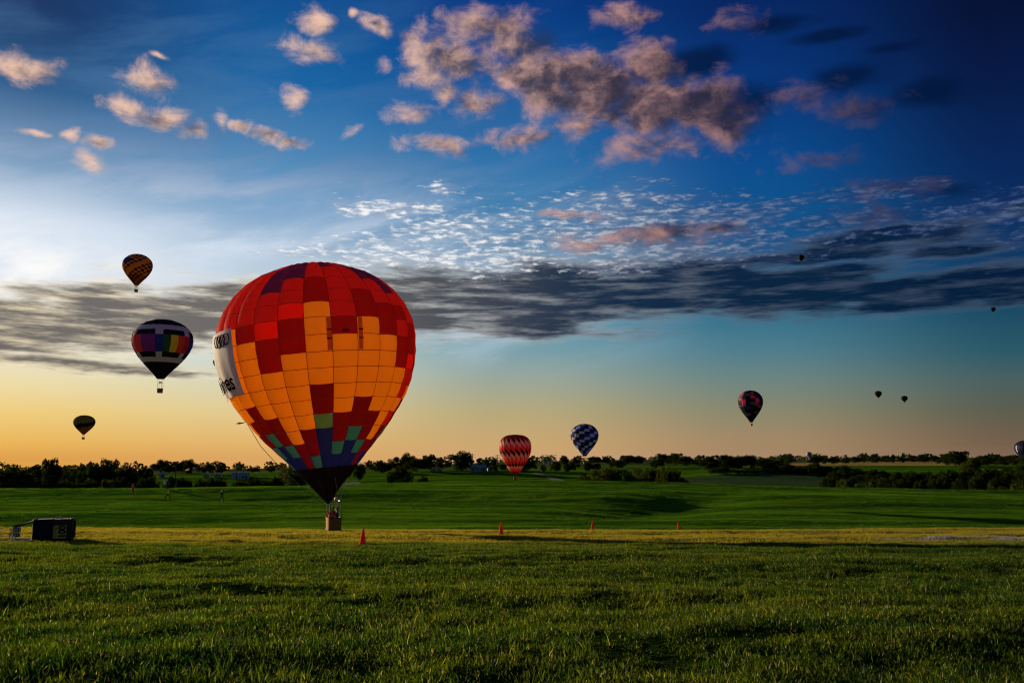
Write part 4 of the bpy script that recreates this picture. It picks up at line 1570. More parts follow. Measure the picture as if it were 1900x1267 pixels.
# ---- the large balloon
def big_balloon():
    Y = 62.0
    ppm = FPX / Y
    mouth = at(607, 888, Y)
    rows = [(888, 41.5), (865, 59), (835, 85), (803, 114), (769, 139.5), (740, 159), (703, 175), (655, 185.5), (621, 187), (591, 181), (565, 167), (540, 146), (518, 118), (502, 88), (492, 52), (487, 18), (485.5, 0.5)]
    zs = [((zrow(y, Y) - mouth.z) * 0.985, w / ppm * 0.948) for y, w in rows]
    prof = Profile(zs)
    ground_z = h(mouth.x, Y)
    root = empty("hot_air_balloon", (mouth.x, Y, ground_z))
    tag(root, "huge red and orange balloon low over the grass in the foreground", "balloon")
    env = empty("envelope", (0, 0, mouth.z - ground_z), (0, 0, 0))
    env.parent = root
    phi0 = math.atan2(-mouth.x, Y)          # direction of the viewer from the balloon
    env.rotation_euler = (0, R(-5.6), 0)
    NG = 25
    half = math.pi / NG
    base_th = phi0 + R(0.6)
    yrow = [486, 497, 516, 538, 561, 589, 621, 652, 682, 712, 739, 766, 793, 819, 843, 866, 888]
    sb = [prof.L] + [0] * 16
    Mt = Matrix.Rotation(R(-5.6), 3, "Y")
    ss_ = np.linspace(0, prof.L * 0.995, 500)
    front = []
    for q in ss_:
        w_ = Mt @ surf(prof, q, phi0) + mouth
        d_ = w_ - Vector((0, 0, EYE))
        zc_ = d_.y * math.cos(PITCH) + d_.z * math.sin(PITCH)
        yc_ = -d_.y * math.sin(PITCH) + d_.z * math.cos(PITCH)
        front.append(PH / 2 - yc_ / zc_ * FPX)
    front = np.array(front)
    kmin = int(np.argmin(front))
    for i, y in enumerate(yrow[1:], 1):
        sb[i] = float(np.interp(-y, -front[:kmin + 1], ss_[:kmin + 1]))
    sb[1] = max(sb[1], sb[2] + 0.55)
    sb[16] = 0.0
    # colours, gore by gore (0 faces the viewer), rows from the crown down to the black cone
    P_, R_, D_, B_, O_, M_, T_, G_, N_ = "purple", "red", "dark", "bright", "orange", "maroon", "teal", "green", "navy"
    gores = {
        0: [R_, R_, D_, D_, O_, O_, O_, O_, O_, M_, M_, G_, N_, N_, N_],
        -1: [P_, P_, R_, R_, B_, D_, D_, O_, O_, O_, O_, O_, M_, M_, T_],
        -2: [P_, P_, P_, R_, R_, B_, D_, D_, O_, O_, O_, O_, O_, M_, M_],
        -3: [R_, R_, R_, R_, R_, D_, O_, O_, O_, O_, O_, M_, M_, T_, N_],
        -4: [P_, R_, R_, R_, R_, O_, O_, O_, O_, O_, M_, M_, T_, N_, N_],
        -5: [R_, R_, R_, R_, R_, O_, O_, O_, O_, O_, O_, M_, M_, T_, N_],
        -6: [P_, R_, R_, R_, R_, O_, O_, O_, O_, O_, O_, O_, M_, M_, T_],
        1: [P_, R_, R_, R_, R_, D_, O_, O_, O_, O_, O_, M_, M_, T_, N_],
        2: [R_, R_, R_, D_, D_, O_, O_, O_, O_, O_, M_, M_, T_, N_, N_],
        3: [P_, P_, R_, R_, D_, D_, O_, O_, O_, O_, O_, M_, M_, T_, N_],
        4: [P_, P_, P_, R_, D_, R_, D_, D_, O_, O_, O_, O_, O_, M_, M_],
        5: [P_, R_, R_, R_, R_, D_, D_, B_, R_, R_, O_, R_, M_, M_, N_],
        6: [R_, R_, R_, D_, R_, R_, R_, D_, R_, O_, M_, M_, T_, N_, N_],
    }
    meshes = [panel_mesh(prof, sb[i + 1], sb[i] if i else prof.L - 0.02, half, 0.026) for i in range(16)]
    back_v, back_f, back_m = [], [], []
    mats_b = [fab(c) for c in ("orange", "red", "bright", "maroon", "navy", "black", "purple")]
    bi = {"orange": 0, "red": 1, "dark": 1, "bright": 2, "maroon": 3, "navy": 4, "teal": 4, "green": 4, "black": 5, "purple": 6}
    for g in range(NG):
        gg = g if g <= 12 else g - 25
        th = base_th + gg * 2 * half
        Mr = Matrix.Rotation(th, 4, "Z")
        for i in range(16):
            if gg in gores:
                c = gores[gg][i] if i < 15 else "black"
            else:
                c = gores[((gg * 5) % 7) - 3][i] if i < 15 else "black"
                if i in (3, 4, 5) and c == "dark":
                    c = "orange"
            if -6 <= gg <= 6:
                o = bpy.data.objects.new("panel", meshes[i])
                COL.objects.link(o)
                o.parent = env
                o.matrix_local = Mr
                o.material_slots[0].link = "OBJECT"
                o.material_slots[0].material = fab(c)
                if i >= 12:
                    o.material_slots[1].link = "OBJECT"
                    o.material_slots[1].material = fab("black" if i == 15 else "navy")
            else:
                k = len(back_v)
                me = meshes[i]
                back_v += [Mr @ v.co for v in me.vertices]
                for p in me.polygons:
                    back_f.append(tuple(q + k for q in p.vertices))
                    back_m.append(bi[c] if p.material_index == 0 else 7)
    o = mesh_obj("rear_panels", back_v, back_f, mats_b + [M_seam], env, True, back_m)
    tag(o, kind="stuff")
    # load tapes along the gore seams
    for gg in range(-6, 8):
        th = base_th + (gg - 0.5) * 2 * half
        pts = [surf(prof, s, th, 0.015) for s in np.linspace(sb[13], prof.L * 0.985, 40)]
        MB().tube(pts, 0.010, 4).build("load_tape", M_seam, env)
    # crown ring
    MB().lathe([(0.25, prof.at(prof.L)[0] + 0.02), (0.28, prof.at(prof.L)[0] + 0.05), (0.22, prof.at(prof.L)[0] + 0.08)], 16).build("crown_ring", M_steel, env)
    # turning vents beside the front gore
    for gs, frac in ((0.5, -1), (1.5, 1)):
        th_c = base_th + gs * 2 * half + frac * R(1.6)
        vs, fs = [], []
        for s in np.linspace(sb[7] + 0.06, sb[5] - 0.05, 7):
            for u in (-1, 0, 1):
                vs.append(surf(prof, s, th_c + u * R(1.25), 0.12))
        for j in range(6):
            for i in range(2):
                k = j * 3 + i
                fs.append((k, k + 1, k + 4, k + 3))
        vt = mesh_obj("turning_vent", vs, fs, fabric("vent_cloth", (0.13, 0.06, 0.012), (0.42, 0.18, 0.02)), env, True)
        for t in (0.36, 0.62):
            s = sb[7] + (sb[5] - sb[7]) * t
            MB().tube([surf(prof, s, th_c - R(1.3), 0.15), surf(prof, s, th_c + R(1.3), 0.15)], 0.05, 5).build("vent_strap", M_seam, vt)
    # small dark label on the gore right of the middle
    q = [surf(prof, s, base_th + 2 * half + u * R(2.0), 0.10) for s in (sb[6] + 0.1, sb[6] + 0.32) for u in (-1, 1)]
    mesh_obj("maker_label", q, [(0, 1, 3, 2)], fab("maroon"), env)

    # banner on the left flank, with its rings and lettering
    th_r = base_th + (-3.5) * 2 * half
    th_l = base_th + (-6.6) * 2 * half
    s_t, s_b = sb[5] + 0.02, sb[9] + 0.05

    def ban(a, b, out=0.34):
        """a: 0 left to 1 right, b: 0 bottom to 1 top"""
        th = th_l + (th_r - th_l) * a
        s = s_b + (s_t - s_b) * b
        fold = 0.035 * math.sin(a * 21 + 2 * b) * (1 - b) * (1 - abs(a * 2 - 1.0) * 0.4)
        return surf(prof, s, th, out + fold)
    vs, fs = [], []
    nu, nv = 36, 20
    for j in range(nv + 1):
        for i in range(nu + 1):
            vs.append(ban(i / nu, j / nv))
    for j in range(nv):
        for i in range(nu):
            k = j * (nu + 1) + i
            fs.append((k, k + 1, k + nu + 2, k + nu + 1))
    M_ban = fabric("banner_cloth", (0.80, 0.78, 0.78), (0.06, 0.05, 0.05))
    bo = mesh_obj("banner", vs, fs, M_ban, env, True)
    bo["label"] = "pale advertising banner with dark lettering and rings"
    M_ink = simple("banner_ink", (0.004, 0.004, 0.005), 1.0, 0.0, 0, 0.1, 5)
    Wm = (th_r - th_l) * 7.0
    Hm = s_t - s_b
    for k in range(4):
        a0, b0, rr = 1 - (0.62 + 0.50 * (3 - k)) / Wm, 0.86, 0.36
        pts = [ban(a0 + rr * math.cos(t) / Wm, b0 + rr * math.sin(t) / Hm, 0.40) for t in np.linspace(0, 2 * math.pi, 24, endpoint=False)]
        MB().tube(pts, 0.034, 5, closed=True).build("logo_ring", M_ink, bo)
    for txt, size, b0, right in (("Moines", 1.62, 0.11, 0.62),):
        cu = bpy.data.curves.new("text", "FONT")
        cu.body = txt
        cu.size = size
        cu.align_x = "RIGHT"
        cu.offset = 0.018
        to = bpy.data.objects.new("text", cu)
        COL.objects.link(to)
        dg = bpy.context.evaluated_depsgraph_get()
        me = bpy.data.meshes.new_from_object(to.evaluated_get(dg))
        bm = bmesh.new()
        bm.from_mesh(me)
        bmesh.ops.triangulate(bm, faces=bm.faces[:])
        for _ in range(2):
            bmesh.ops.subdivide_edges(bm, edges=[e for e in bm.edges if e.calc_length() > 0.12], cuts=1)
            bmesh.ops.triangulate(bm, faces=bm.faces[:])
        for v in bm.verts:
            a = 1 + (v.co.x - right) / Wm
            b = b0 + v.co.y / Hm
            v.co = ban(a, b, 0.41)
        bm.to_mesh(me)
        bm.free()
        me.materials.clear()
        me.materials.append(M_ink)
        lo = bpy.data.objects.new("lettering", me)
        COL.objects.link(lo)
        lo.parent = bo
        bpy.data.objects.remove(to)

    # black scoop under the mouth, closed towards the left and the viewer
    vs, fs = [], []
    nt, ns = 40, 8
    z_m, r_m = prof.at(0.0)
    for j in range(ns + 1):
        t = j / ns
        for i in range(nt + 1):
            ph = R(-215 + 290 * i / nt)
            drop = 1.75 * sstep(np.array(math.cos((ph - R(-60)) * 0.62)), 0.02, 0.80)
            dz = -float(drop) * t
            k = float(drop) / 1.75
            rr = r_m * (1 - t * k * 0.86) + 0.01
            cx_ = (0.12 * t * k)
            vs.append((cx_ + rr * math.sin(phi0 + ph), -rr * math.cos(phi0 + ph), z_m + dz))
    for j in range(ns):
        for i in range(nt):
            k = j * (nt + 1) + i
            fs.append((k, k + 1, k + nt + 2, k + nt + 1))
    mesh_obj("scoop", vs, fs, M_black, env, True)
    # basket
    bx = at(619, 972, Y).x - mouth.x
    bz = zrow(984, Y) - ground_z
    bz = max(bz, 0.02)
    car = empty("gondola", (bx, 0, 0), (0, 0, R(28)))
    car.parent = root
    top, tw, td = basket_parts(car, 0.96, 0.90, 0.86, bz, 1.18, M_padw, 0.13, True, 0.0)
    # flying wires from the mouth to the burner frame
    Me = Matrix.Rotation(R(-5.6), 3, "Y")
    for k in range(8):
        a = phi0 + R(k * 45 + 22)
        p0 = Me @ Vector((r_m * math.sin(a), -r_m * math.cos(a), 0)) + Vector((0, 0, mouth.z - ground_z))
        sx_ = 1 if math.sin(a) > 0 else -1
        sy_ = -1 if math.cos(a) > 0 else 1
        MB().tube([p0, (bx + sx_ * tw, sy_ * td, top)], 0.011, 5).build("flying_wire", M_steel, root)
    # crown line hanging down the left side to the basket
    p0 = at(452, 775, Y) - Vector((mouth.x, Y, ground_z))
    p2 = at(520, 868, Y) - Vector((mouth.x, Y, ground_z))
    p3 = Vector((bx - 0.4, 0, bz + 1.5))
    ctrl = [p0, at(484, 828, Y) - Vector((mouth.x, Y, ground_z)), p2, at(560, 903, Y) - Vector((mouth.x, Y, ground_z)), p3]
    pts = []
    for i in range(len(ctrl) - 1):
        for t in np.linspace(0, 1, 8, endpoint=False):
            pts.append(ctrl[i].lerp(ctrl[i + 1], t))
    MB().tube(pts + [ctrl[-1]], 0.022, 5).build("crown_line", M_rope, root)
    return root, mouth, bx, bz, ground_z


BIG, BIG_MOUTH, BIG_BX, BIG_BZ, BIG_GZ = big_balloon()

# ---- smaller balloons
STD = [(0.0, 0.06), (0.08, 0.125), (0.18, 0.22), (0.28, 0.315), (0.38, 0.395), (0.48, 0.457), (0.57, 0.492), (0.65, 0.50), (0.73, 0.487), (0.81, 0.445), (0.88, 0.375), (0.94, 0.28), (0.98, 0.165), (0.996, 0.06), (1.0, 0.004)]
SQUAT = [(0.0, 0.10), (0.10, 0.20), (0.20, 0.27), (0.34, 0.38), (0.47, 0.455), (0.58, 0.49), (0.68, 0.50), (0.78, 0.485), (0.87, 0.435), (0.94, 0.345), (0.98, 0.22), (0.997, 0.08), (1.0, 0.004)]


def small_balloon(label, cx, top, mouth_y, wpx, basket_y, diam, colour, nth=48, nrow=40, shape=STD, stretch=1.0, panels=None, seams=True, basket_px=None, black_basket=False, group="balloons in flight"):
    """colour(azimuth step as seen from the viewer, row from the mouth 0..1) names the cloth"""
    Y = diam * FPX / wpx
    m = at(cx, mouth_y, Y)
    hgt = zrow(top, Y) - m.z
    prof = Profile([(z * hgt, r * diam * 0.945) for z, r in shape])
    phi0 = math.atan2(-m.x, Y)
    bz0 = zrow(basket_y, Y) - m.z
    root = empty("hot_air_balloon", (m.x, Y, m.z + bz0))
    tag(root, label, "balloon", group)
    names = sorted({colour(i, (j + 0.5) / nrow) for i in range(-nth, nth) for j in range(nrow)})
    half = math.pi / nth
    if panels:
        env = empty("envelope", (0, 0, -bz0))
        env.parent = root
        NG, edges = panels
        hf = math.pi / NG
        rest_v, rest_f, rest_m = [], [], []
        es = [prof.s_of_z(e * hgt) for e in edges[:-1]] + [prof.L * 0.998]
        for i in range(len(edges) - 1):
            me = panel_mesh(prof, es[i] + (0.01 if i == 0 else 0), es[i + 1], hf, 0.014, seam=0.03)
            for g in range(NG):
                gg = g if g < NG / 2 else g - NG
                Mr = Matrix.Rotation(phi0 + (gg + 0.5) * 2 * hf, 4, "Z")
                c = colour(gg, (edges[i] + edges[i + 1]) / 2)
                if abs(gg + 0.5) < NG * 0.29:
                    o = bpy.data.objects.new("panel", me)
                    COL.objects.link(o)
                    o.parent = env
                    o.matrix_local = Mr
                    o.material_slots[0].link = "OBJECT"
                    o.material_slots[0].material = fab(c)
                    o.material_slots[1].link = "OBJECT"
                    o.material_slots[1].material = fab(c)
                else:
                    k = len(rest_v)
                    rest_v += [Mr @ v.co for v in me.vertices]
                    for p in me.polygons:
                        rest_f.append(tuple(q + k for q in p.vertices))
                        rest_m.append(names.index(c) if c in names else 0)
        o = mesh_obj("rear_panels", rest_v, rest_f, [fab(c) for c in names], env, True, rest_m)
        tag(o, kind="stuff")
    else:
        vs, fs, fm = [], [], []
        sub = 2
        for j in range(nrow + 1):
            s = prof.s_of_z(hgt * (j / nrow)) if j < nrow else prof.L * 0.998
            for i in range(nth * sub):
                th = phi0 + (i / sub - nth / 2) * 2 * half
                u = ((i % (sub * 2)) / (sub * 2)) * 2 - 1 if nth >= 40 else 0
                vs.append(surf(prof, s, th, 0, u if nth >= 40 else None, 0.018))
        n = nth * sub
        for j in range(nrow):
            for i in range(n):
                i2 = (i + 1) % n
                fs.append((j * n + i, j * n + i2, (j + 1) * n + i2, (j + 1) * n + i))
                fm.append(names.index(colour(i // sub - nth // 2, (j + 0.5) / nrow)))
        o = mesh_obj("envelope", vs, fs, [fab(c) for c in names], root, True, fm)
        o.location = (0, 0, -bz0)
    # basket and wires
    bw = (basket_px / FPX * Y) if basket_px else diam * 0.085
    bh = bw * 0.95
    fh = max(0.4, -bz0 * 0.42)
    car = empty("gondola", (0, 0, 0), (0, 0, 0))
    car.parent = root
    t, tw, td = basket_parts(car, bw, bw, bh, 0.0, min(fh, 1.3 * bw), M_pad, 0.12, False)
    z_m, r_m = prof.at(0)
    for k in range(6):
        a = k * math.pi / 3 + 0.3
        MB().tube([(r_m * math.cos(a), r_m * math.sin(a), -bz0), (tw * (1 if math.cos(a) > 0 else -1), td * (1 if math.sin(a) > 0 else -1), t)], 0.02 * max(1, diam / 15), 5).build("flying_wire", M_pad, root)
    return root


def c_rainbow(g, t):
    """black cap and cone, white fretwork, a belt of coloured squares"""
    if t > 0.86 or t < 0.26:
        return "black"
    belt = {-7: "red", -6: "blue", -5: "coral", -4: "coral", -3: "violet", -2: "violet", -1: "blue", 0: "forest", 1: "yellow", 2: "coral", 3: "red", 4: "blue", 5: "violet", 6: "blue"}
    if 0.415 <= t < 0.69:
        return belt.get(g, ("coral", "blue", "yellow", "violet", "forest")[g % 5])
    if t >= 0.775 or t < 0.335:
        return "white"
    return "white" if g % 4 in (3, 2) and g % 4 == 3 else "black"


small_balloon("black-bottomed balloon with a belt of rainbow squares, left of the large one", 298, 593, 703, 113, 729, 15.0, c_rainbow, panels=(24, [0.0, 0.09, 0.175, 0.26, 0.335, 0.415, 0.505, 0.60, 0.69, 0.775, 0.86, 0.93, 1.0]), basket_px=8.5)


def c_orange(g, t):
    gi = g // 2
    r = int(t * 17)
    if t > 0.93:
        return "black"
    if gi in (-5, -4, -3) and 11 <= r <= 13:
        return "blue"
    if (gi + r) % 2 == 0 and (gi - r) % 8 < 5:
        return "black"
    return "rust" if r < 5 or gi > 3 else "gold"


small_balloon("small gold and black chequered balloon high above the rainbow one", 253, 472, 530, 56, 542, 15.0, c_orange, basket_px=5.5)


def c_olive(g, t):
    r = t * 20
    if 0 <= (r - 8 - g * 0.22 + (g % 3) * 0.5) < 4:
        return "black"
    if r > 14:
        return "olive"
    return "rust" if r < 7 else "olive"


small_balloon("dark olive balloon with a black diagonal stripe low at the far left", 155, 770, 806, 39, 815, 15.0, c_olive, basket_px=4)


def c_diamond(g, t):
    if t > 0.95 or t < 0.05:
        return "black" if t > 0.95 else "maroon"
    if t < 0.22:
        k = (t - 0.05) * 26 + (0.9 if g % 4 < 2 else 0)
        return "coral" if k < 2.0 else "peach" if k < 4.0 else "black"
    # slanted lozenges along each gore
    q = (g % 4) / 4
    ph = ((t - 0.22) / 0.68) * 2.0 + q * 0.42
    z = ph % 1.0
    if t > 0.90:
        return "maroon"
    return "black" if z < 0.24 else "coral" if z < 0.62 else "peach" if z < 0.92 else "maroon"


small_balloon("red, pink and black balloon with slanted lozenges over the middle meadow", 956, 806, 878, 62, 890, 11.5, c_diamond, nth=72, nrow=60, shape=SQUAT, basket_px=6)


def c_check(g, t):
    gi = g // 3
    r = int(t * 12)
    if t > 0.965 or t < 0.06:
        return "black"
    if (gi - r) % 3 == 0:
        return "white"
    if (gi - r) % 6 in (1, 5):
        return "blue" if t > 0.3 else "navy"
    return "black"


small_balloon("black, blue and white chequered balloon just above the far trees", 1085, 786, 846, 54, 861, 15.0, c_check, basket_px=5.5)


def c_dark(g, t):
    gi = g // 3
    r = int(t * 15)
    k = (gi * 7 + r * 5) % 13
    if t > 0.93 or t < 0.2:
        return "black"
    if g < -13 and 0.50 < t < 0.75:
        return "coral" if t > 0.58 else "yellow"
    return "pink" if k in (0, 5) and t > 0.45 else "coral" if k == 3 and t > 0.5 else "slate" if k in (1, 8) else "navy" if k == 10 else "black"


small_balloon("dark balloon with red and blue patches right of the middle", 1394, 724, 783, 47, 790, 15.0, c_dark, basket_px=4)


def c_plain(a, b):
    def f(g, t):
        return b if -20 < g < -10 and 0.4 < t < 0.8 else a
    return f


small_balloon("left one of the pair of tiny dark balloons far right above the skyline", 1630, 725, 738, 13.5, 741, 13.0, c_plain("black", "rust"), nth=24, nrow=16)
small_balloon("right one of the pair of tiny dark balloons far right above the skyline", 1678.5, 734, 746, 12.5, 749, 13.0, c_plain("black", "coral"), nth=24, nrow=16)
small_balloon("tiny black balloon in front of the dark cloud bank at right", 1487, 473, 485, 12.0, 488, 12.5, c_plain("black", "white"), nth=24, nrow=16)
small_balloon("tiniest dark balloon near the right edge under the cloud bank", 1843, 570, 579, 9.5, 581.5, 12.5, c_plain("black", "black"), nth=24, nrow=16)


def c_blue(g, t):
    return "white" if g % 12 == 4 and 0.45 < t < 0.75 else "midnight"


small_balloon("dark blue balloon cut by the right edge just above the trees", 1909, 816, 858, 46, 868, 15.0, c_blue, nth=48, nrow=24)
small_balloon("tiny black balloon peeping out behind the left flank of the large balloon", 400, 666, 681, 11.0, 684, 12.5, c_plain("black", "black"), nth=24, nrow=16)


# ------------------------------------------------------------------ traffic cones
M_cone = fabric("cone_plastic", (0.55, 0.050, 0.014), (0.26, 0.022, 0.006))
M_conew = simple("cone_white", (0.75, 0.75, 0.74), 0.4, 0.4, 0, 0.05, 5)


def cone(label, px, foot, Hc, tilt):
    p = ground_hit(px, foot)
    r = empty("traffic_cone", (p.x, p.y, p.z), (0, R(tilt), 0.3))
    MB().lathe([(0.155 * Hc / 0.75, 0.03), (0.15 * Hc / 0.75, 0.06), (0.035, Hc - 0.02), (0.028, Hc), (0.010, Hc)], 24).build("cone_body", M_cone, r, True)
    b = MB()
    w = 0.19 * Hc / 0.75
    b.lathe([(w * 1.36, 0.0), (w * 1.36, 0.03), (w * 1.2, 0.045)], 4, (0, 0, 0), Matrix.Rotation(R(45), 3, "Z"))
    b.build("base", M_cone, r)
    # pale printed mark low on the right of the cone
    vs = []
    for t in (0.16, 0.25):
        rr = (0.15 * (1 - t) + 0.035 * t) * Hc / 0.75 + 0.010
        for a in np.linspace(R(-60), R(-15), 6):
            vs.append((rr * math.cos(a), rr * math.sin(a), Hc * t + (0.02 if a > R(-40) else 0)))
    mesh_obj("printed_mark", vs, [(i, i + 1, i + 7, i + 6) for i in range(5)], M_conew, r)
    tag(r, label, "cone", "cones along the level strip")
    return r


cone("nearest and largest orange cone, right of the big balloon's basket", 673, 1010, 0.78, 1)
cone("second orange cone from the left, below the lozenge balloon", 930, 992, 0.78, -2)
cone("third orange cone from the left, on the far edge of the strip", 1099, 982.5, 0.78, 3)
cone("farthest orange cone, only its tip above the grass", 1259, 979.5, 0.55, -1)


# ------------------------------------------------------------------ fallen basket at the left
def plate_mat():
    return simple("plate_yellow", (0.85, 0.50, 0.06), 0.7, 0.3, 0, 0.12, 3)


def fallen_basket():
    p = ground_hit(100, 1003)
    ppm = FPX / p.y
    L, Hh, Wd = 64 / ppm, 39 / ppm, 40 / ppm
    r = empty("tipped_basket", (p.x, p.y, p.z), (0, 0, R(22)))
    tag(r, "dark balloon basket lying on its side with a yellow number plate", "basket")
    M_cover = simple("basket_cover", (0.014, 0.013, 0.015), 0.8, 0.2, 0, 0.3, 6)
    M_wd = simple("dark_wicker", (0.10, 0.045, 0.022), 0.8, 0.2, 0, 0.5, 18)

    def rr_ring(x, k, rad=0.16, n=5):
        pts = []
        w, hh = Wd * k, Hh * k
        for (a0, sy_, sz_) in ((0, 1, 1), (90, -1, 1), (180, -1, -1), (270, 1, -1)):
            for q in range(n + 1):
                a = R(a0 + 90 * q / n)
                pts.append(Vector((x, sy_ * (w / 2 - rad) + rad * math.cos(a), Hh / 2 + sz_ * (hh / 2 - rad) + rad * math.sin(a))))
        return pts

    def shell(xs, mat, name, close):
        vs, fs = [], []
        rings = [rr_ring(x, k) for x, k in xs]
        n = len(rings[0])
        for q in rings:
            vs += q
        for j in range(len(rings) - 1):
            for i in range(n):
                i2 = (i + 1) % n
                fs.append((j * n + i, j * n + i2, (j + 1) * n + i2, (j + 1) * n + i))
        if close:
            fs.append(tuple((len(rings) - 1) * n + i for i in range(n)))
        return mesh_obj(name, vs, fs, mat, r, True)
    shell([(-L * 0.05, 0.94), (L * 0.30, 0.97), (L * 0.44, 0.98), (L * 0.48, 0.94), (L * 0.5, 0.86)], M_wd, "wicker_body", True)
    shell([(-L * 0.5, 0.965), (-L * 0.2, 0.985), (-L * 0.04, 0.985)], M_cover, "cover", False)
    MB().tube(rr_ring(-L * 0.5, 0.97), 0.045, 8, closed=True).build("rim", M_leather, r, True)
    MB().tube(rr_ring(L * 0.42, 0.985), 0.03, 6, closed=True).build("base_hide", M_leather, r, True)
    for q in (-0.25, 0.25):
        MB().box((L * 0.51, q * Wd, Hh / 2), (0.05, 0.06, Hh * 0.8)).build("runner", M_leather, r)
    # weave strands proud of the wicker on the side that faces the viewer
    wy = -Wd / 2 * 0.985 - 0.006
    for k in range(9):
        x = -L * 0.02 + k * L * 0.052
        MB().tube([(x, wy, Hh * 0.12), (x, wy - 0.012, Hh * 0.5), (x, wy, Hh * 0.88)], 0.012, 5).build("strand", M_wd, r)
    # number plate, reading upwards because the basket lies on its side
    px0, pw, pz0, ph = L * 0.0, L * 0.33, Hh * 0.13, Hh * 0.58
    pl = MB().box((px0 + pw / 2, wy - 0.025, pz0 + ph / 2), (pw, 0.02, ph)).build("number_plate", plate_mat(), r)
    M_ink = simple("plate_ink", (0.02, 0.014, 0.010), 0.7, 0.2, 0, 0.1, 5)
    cu = bpy.data.curves.new("digits", "FONT")
    cu.body = "100"
    cu.size = pw * 0.78
    cu.align_x = "CENTER"
    cu.offset = 0.022
    cu.extrude = 0.004
    to = bpy.data.objects.new("digits", cu)
    COL.objects.link(to)
    me = bpy.data.meshes.new_from_object(to.evaluated_get(bpy.context.evaluated_depsgraph_get()))
    bpy.data.objects.remove(to)
    w = max(v.co.x for v in me.vertices) - min(v.co.x for v in me.vertices)
    for v in me.vertices:
        X0, Y0 = v.co.x * (ph * 0.86 / w), v.co.y
        v.co = Vector((px0 + pw * 0.93 - Y0, wy - 0.040 - v.co.z, pz0 + ph / 2 + X0))
    me.materials.clear()
    me.materials.append(M_ink)
    dg = bpy.data.objects.new("digits", me)
    COL.objects.link(dg)
    dg.parent = pl
    # faded print beside the number
    mb = MB()
    rd = random.Random(4)
    for k in range(9):
        z = pz0 + ph * (0.12 + 0.085 * k)
        mb.box((px0 + pw * (0.17 + 0.05 * math.sin(k * 1.9)), wy - 0.038, z), (pw * rd.uniform(0.10, 0.22), 0.006, ph * 0.045))
    mb.build("faded_print", simple("plate_print", (0.26, 0.12, 0.03), 0.7, 0.2, 0, 0.2, 5), pl)
    # pale rope handle on top
    MB().tube([(L * 0.0, 0, Hh * 0.98), (L * 0.02, 0, Hh * 1.06), (L * 0.08, 0, Hh * 1.085), (L * 0.14, 0, Hh * 1.06), (L * 0.16, 0, Hh * 0.98)], 0.035, 6).build("handle", simple("pale_rope", (0.6, 0.58, 0.52), 0.8, 0.2, 0, 0.1, 5), r, True)
    # uprights to the burner frame, which lies at the left
    fx = -L * 0.5 - 0.92
    for yy in (-0.32, 0.32):
        for zz, zt in ((Hh * 0.93, Hh * 0.68), (Hh * 0.06, Hh * 0.08)):
            MB().tube([(-L * 0.5, yy * 1.3, zz), (-L * 0.5 - 0.45, yy, zz + (zt - zz) * 0.6), (fx, yy, zt)], 0.045, 8).build("upright", M_pad if zz > 0.5 else M_steel, r, True)
    fr = [(fx, -0.34, Hh * 0.10), (fx, -0.34, Hh * 0.66), (fx, 0.34, Hh * 0.66), (fx, 0.34, Hh * 0.10)]
    MB().tube(fr, 0.035, 8, closed=True).build("burner_frame", M_steel, r)
    MB().tube([(fx, -0.36, Hh * 0.66), (fx + 0.36, -0.36, Hh * 0.64)], 0.03, 6).build("frame_bar", M_steel, r)
    ax = Matrix.Rotation(R(-90), 3, "Y")
    for zz in (Hh * 0.30, Hh * 0.52):
        bn = MB().lathe([(0.07, -0.18), (0.10, -0.10), (0.11, 0.10), (0.08, 0.16)], 14, (fx + 0.12, -0.05, zz), ax).build("burner", M_steel, r, True)
        for k in range(4):
            xx = fx + 0.22 - k * 0.075
            MB().tube([(xx, -0.05 + 0.12 * math.cos(a), zz + 0.12 * math.sin(a)) for a in np.linspace(0, 6.283, 12, endpoint=False)], 0.013, 5, closed=True).build("coil", M_pad, bn)
        MB().lathe([(0.05, 0.20), (0.06, 0.30)], 10, (fx + 0.12, -0.05, zz), ax).build("jet", M_brass, bn)
    pts = [(fx + 0.02 + 0.02 * math.sin(a), -0.38, Hh * 0.2 + 0.28 * math.cos(a)) for a in np.linspace(0, 3.3, 14)]
    MB().tube([(fx - 0.1 + 0.25 * (1 - math.sin(a)) * 0.5 - 0.02, -0.40, 0.28 + 0.25 * math.cos(a)) for a in np.linspace(0.2, 3.1, 12)], 0.022, 6).build("fuel_hose", M_steel, r)
    # rigging wires running off to the left
    for k in range(5):
        z = Hh * (0.14 + 0.13 * k)
        MB().tube([(fx, -0.3 + 0.15 * k, z), (fx - 2.2, -0.4 + 0.2 * k, z * 0.7 + 0.02), (fx - 5.0, -0.6 + 0.3 * k, 0.06)], 0.014, 5).build("rigging_wire", M_rope, r)
    # envelope being filled, unseen past the wires, added to shade the grass
    inv = Matrix.Rotation(R(-22), 3, "Z")
    A, B = Vector((-37.0, 45.5, 0)), Vector((-56.0, 42.0, 0))
    ax_ = (B - A).normalized()
    sd_ = Vector((ax_.y, -ax_.x, 0))
    LL = (B - A).length
    prof = [(0.0, 0.6), (0.10, 1.0), (0.24, 1.7), (0.40, 2.3), (0.56, 2.7), (0.72, 2.7), (0.86, 2.2), (0.95, 1.4), (0.99, 0.7), (1.0, 0.1)]
    vs, fs = [], []
    nn = 48
    for a_, r_ in prof:
        c_ = A + ax_ * (LL * a_)
        gz = h(c_.x, c_.y)
        for k in range(nn):
            t = 2 * math.pi * k / nn
            rr = r_ * (1 + 0.03 * math.cos(12 * t))
            w_ = c_ + sd_ * (rr * math.cos(t)) + Vector((0, 0, gz + max(0.05, r_ * 0.86 + rr * math.sin(t) * 0.95)))
            vs.append(inv @ (w_ - p))
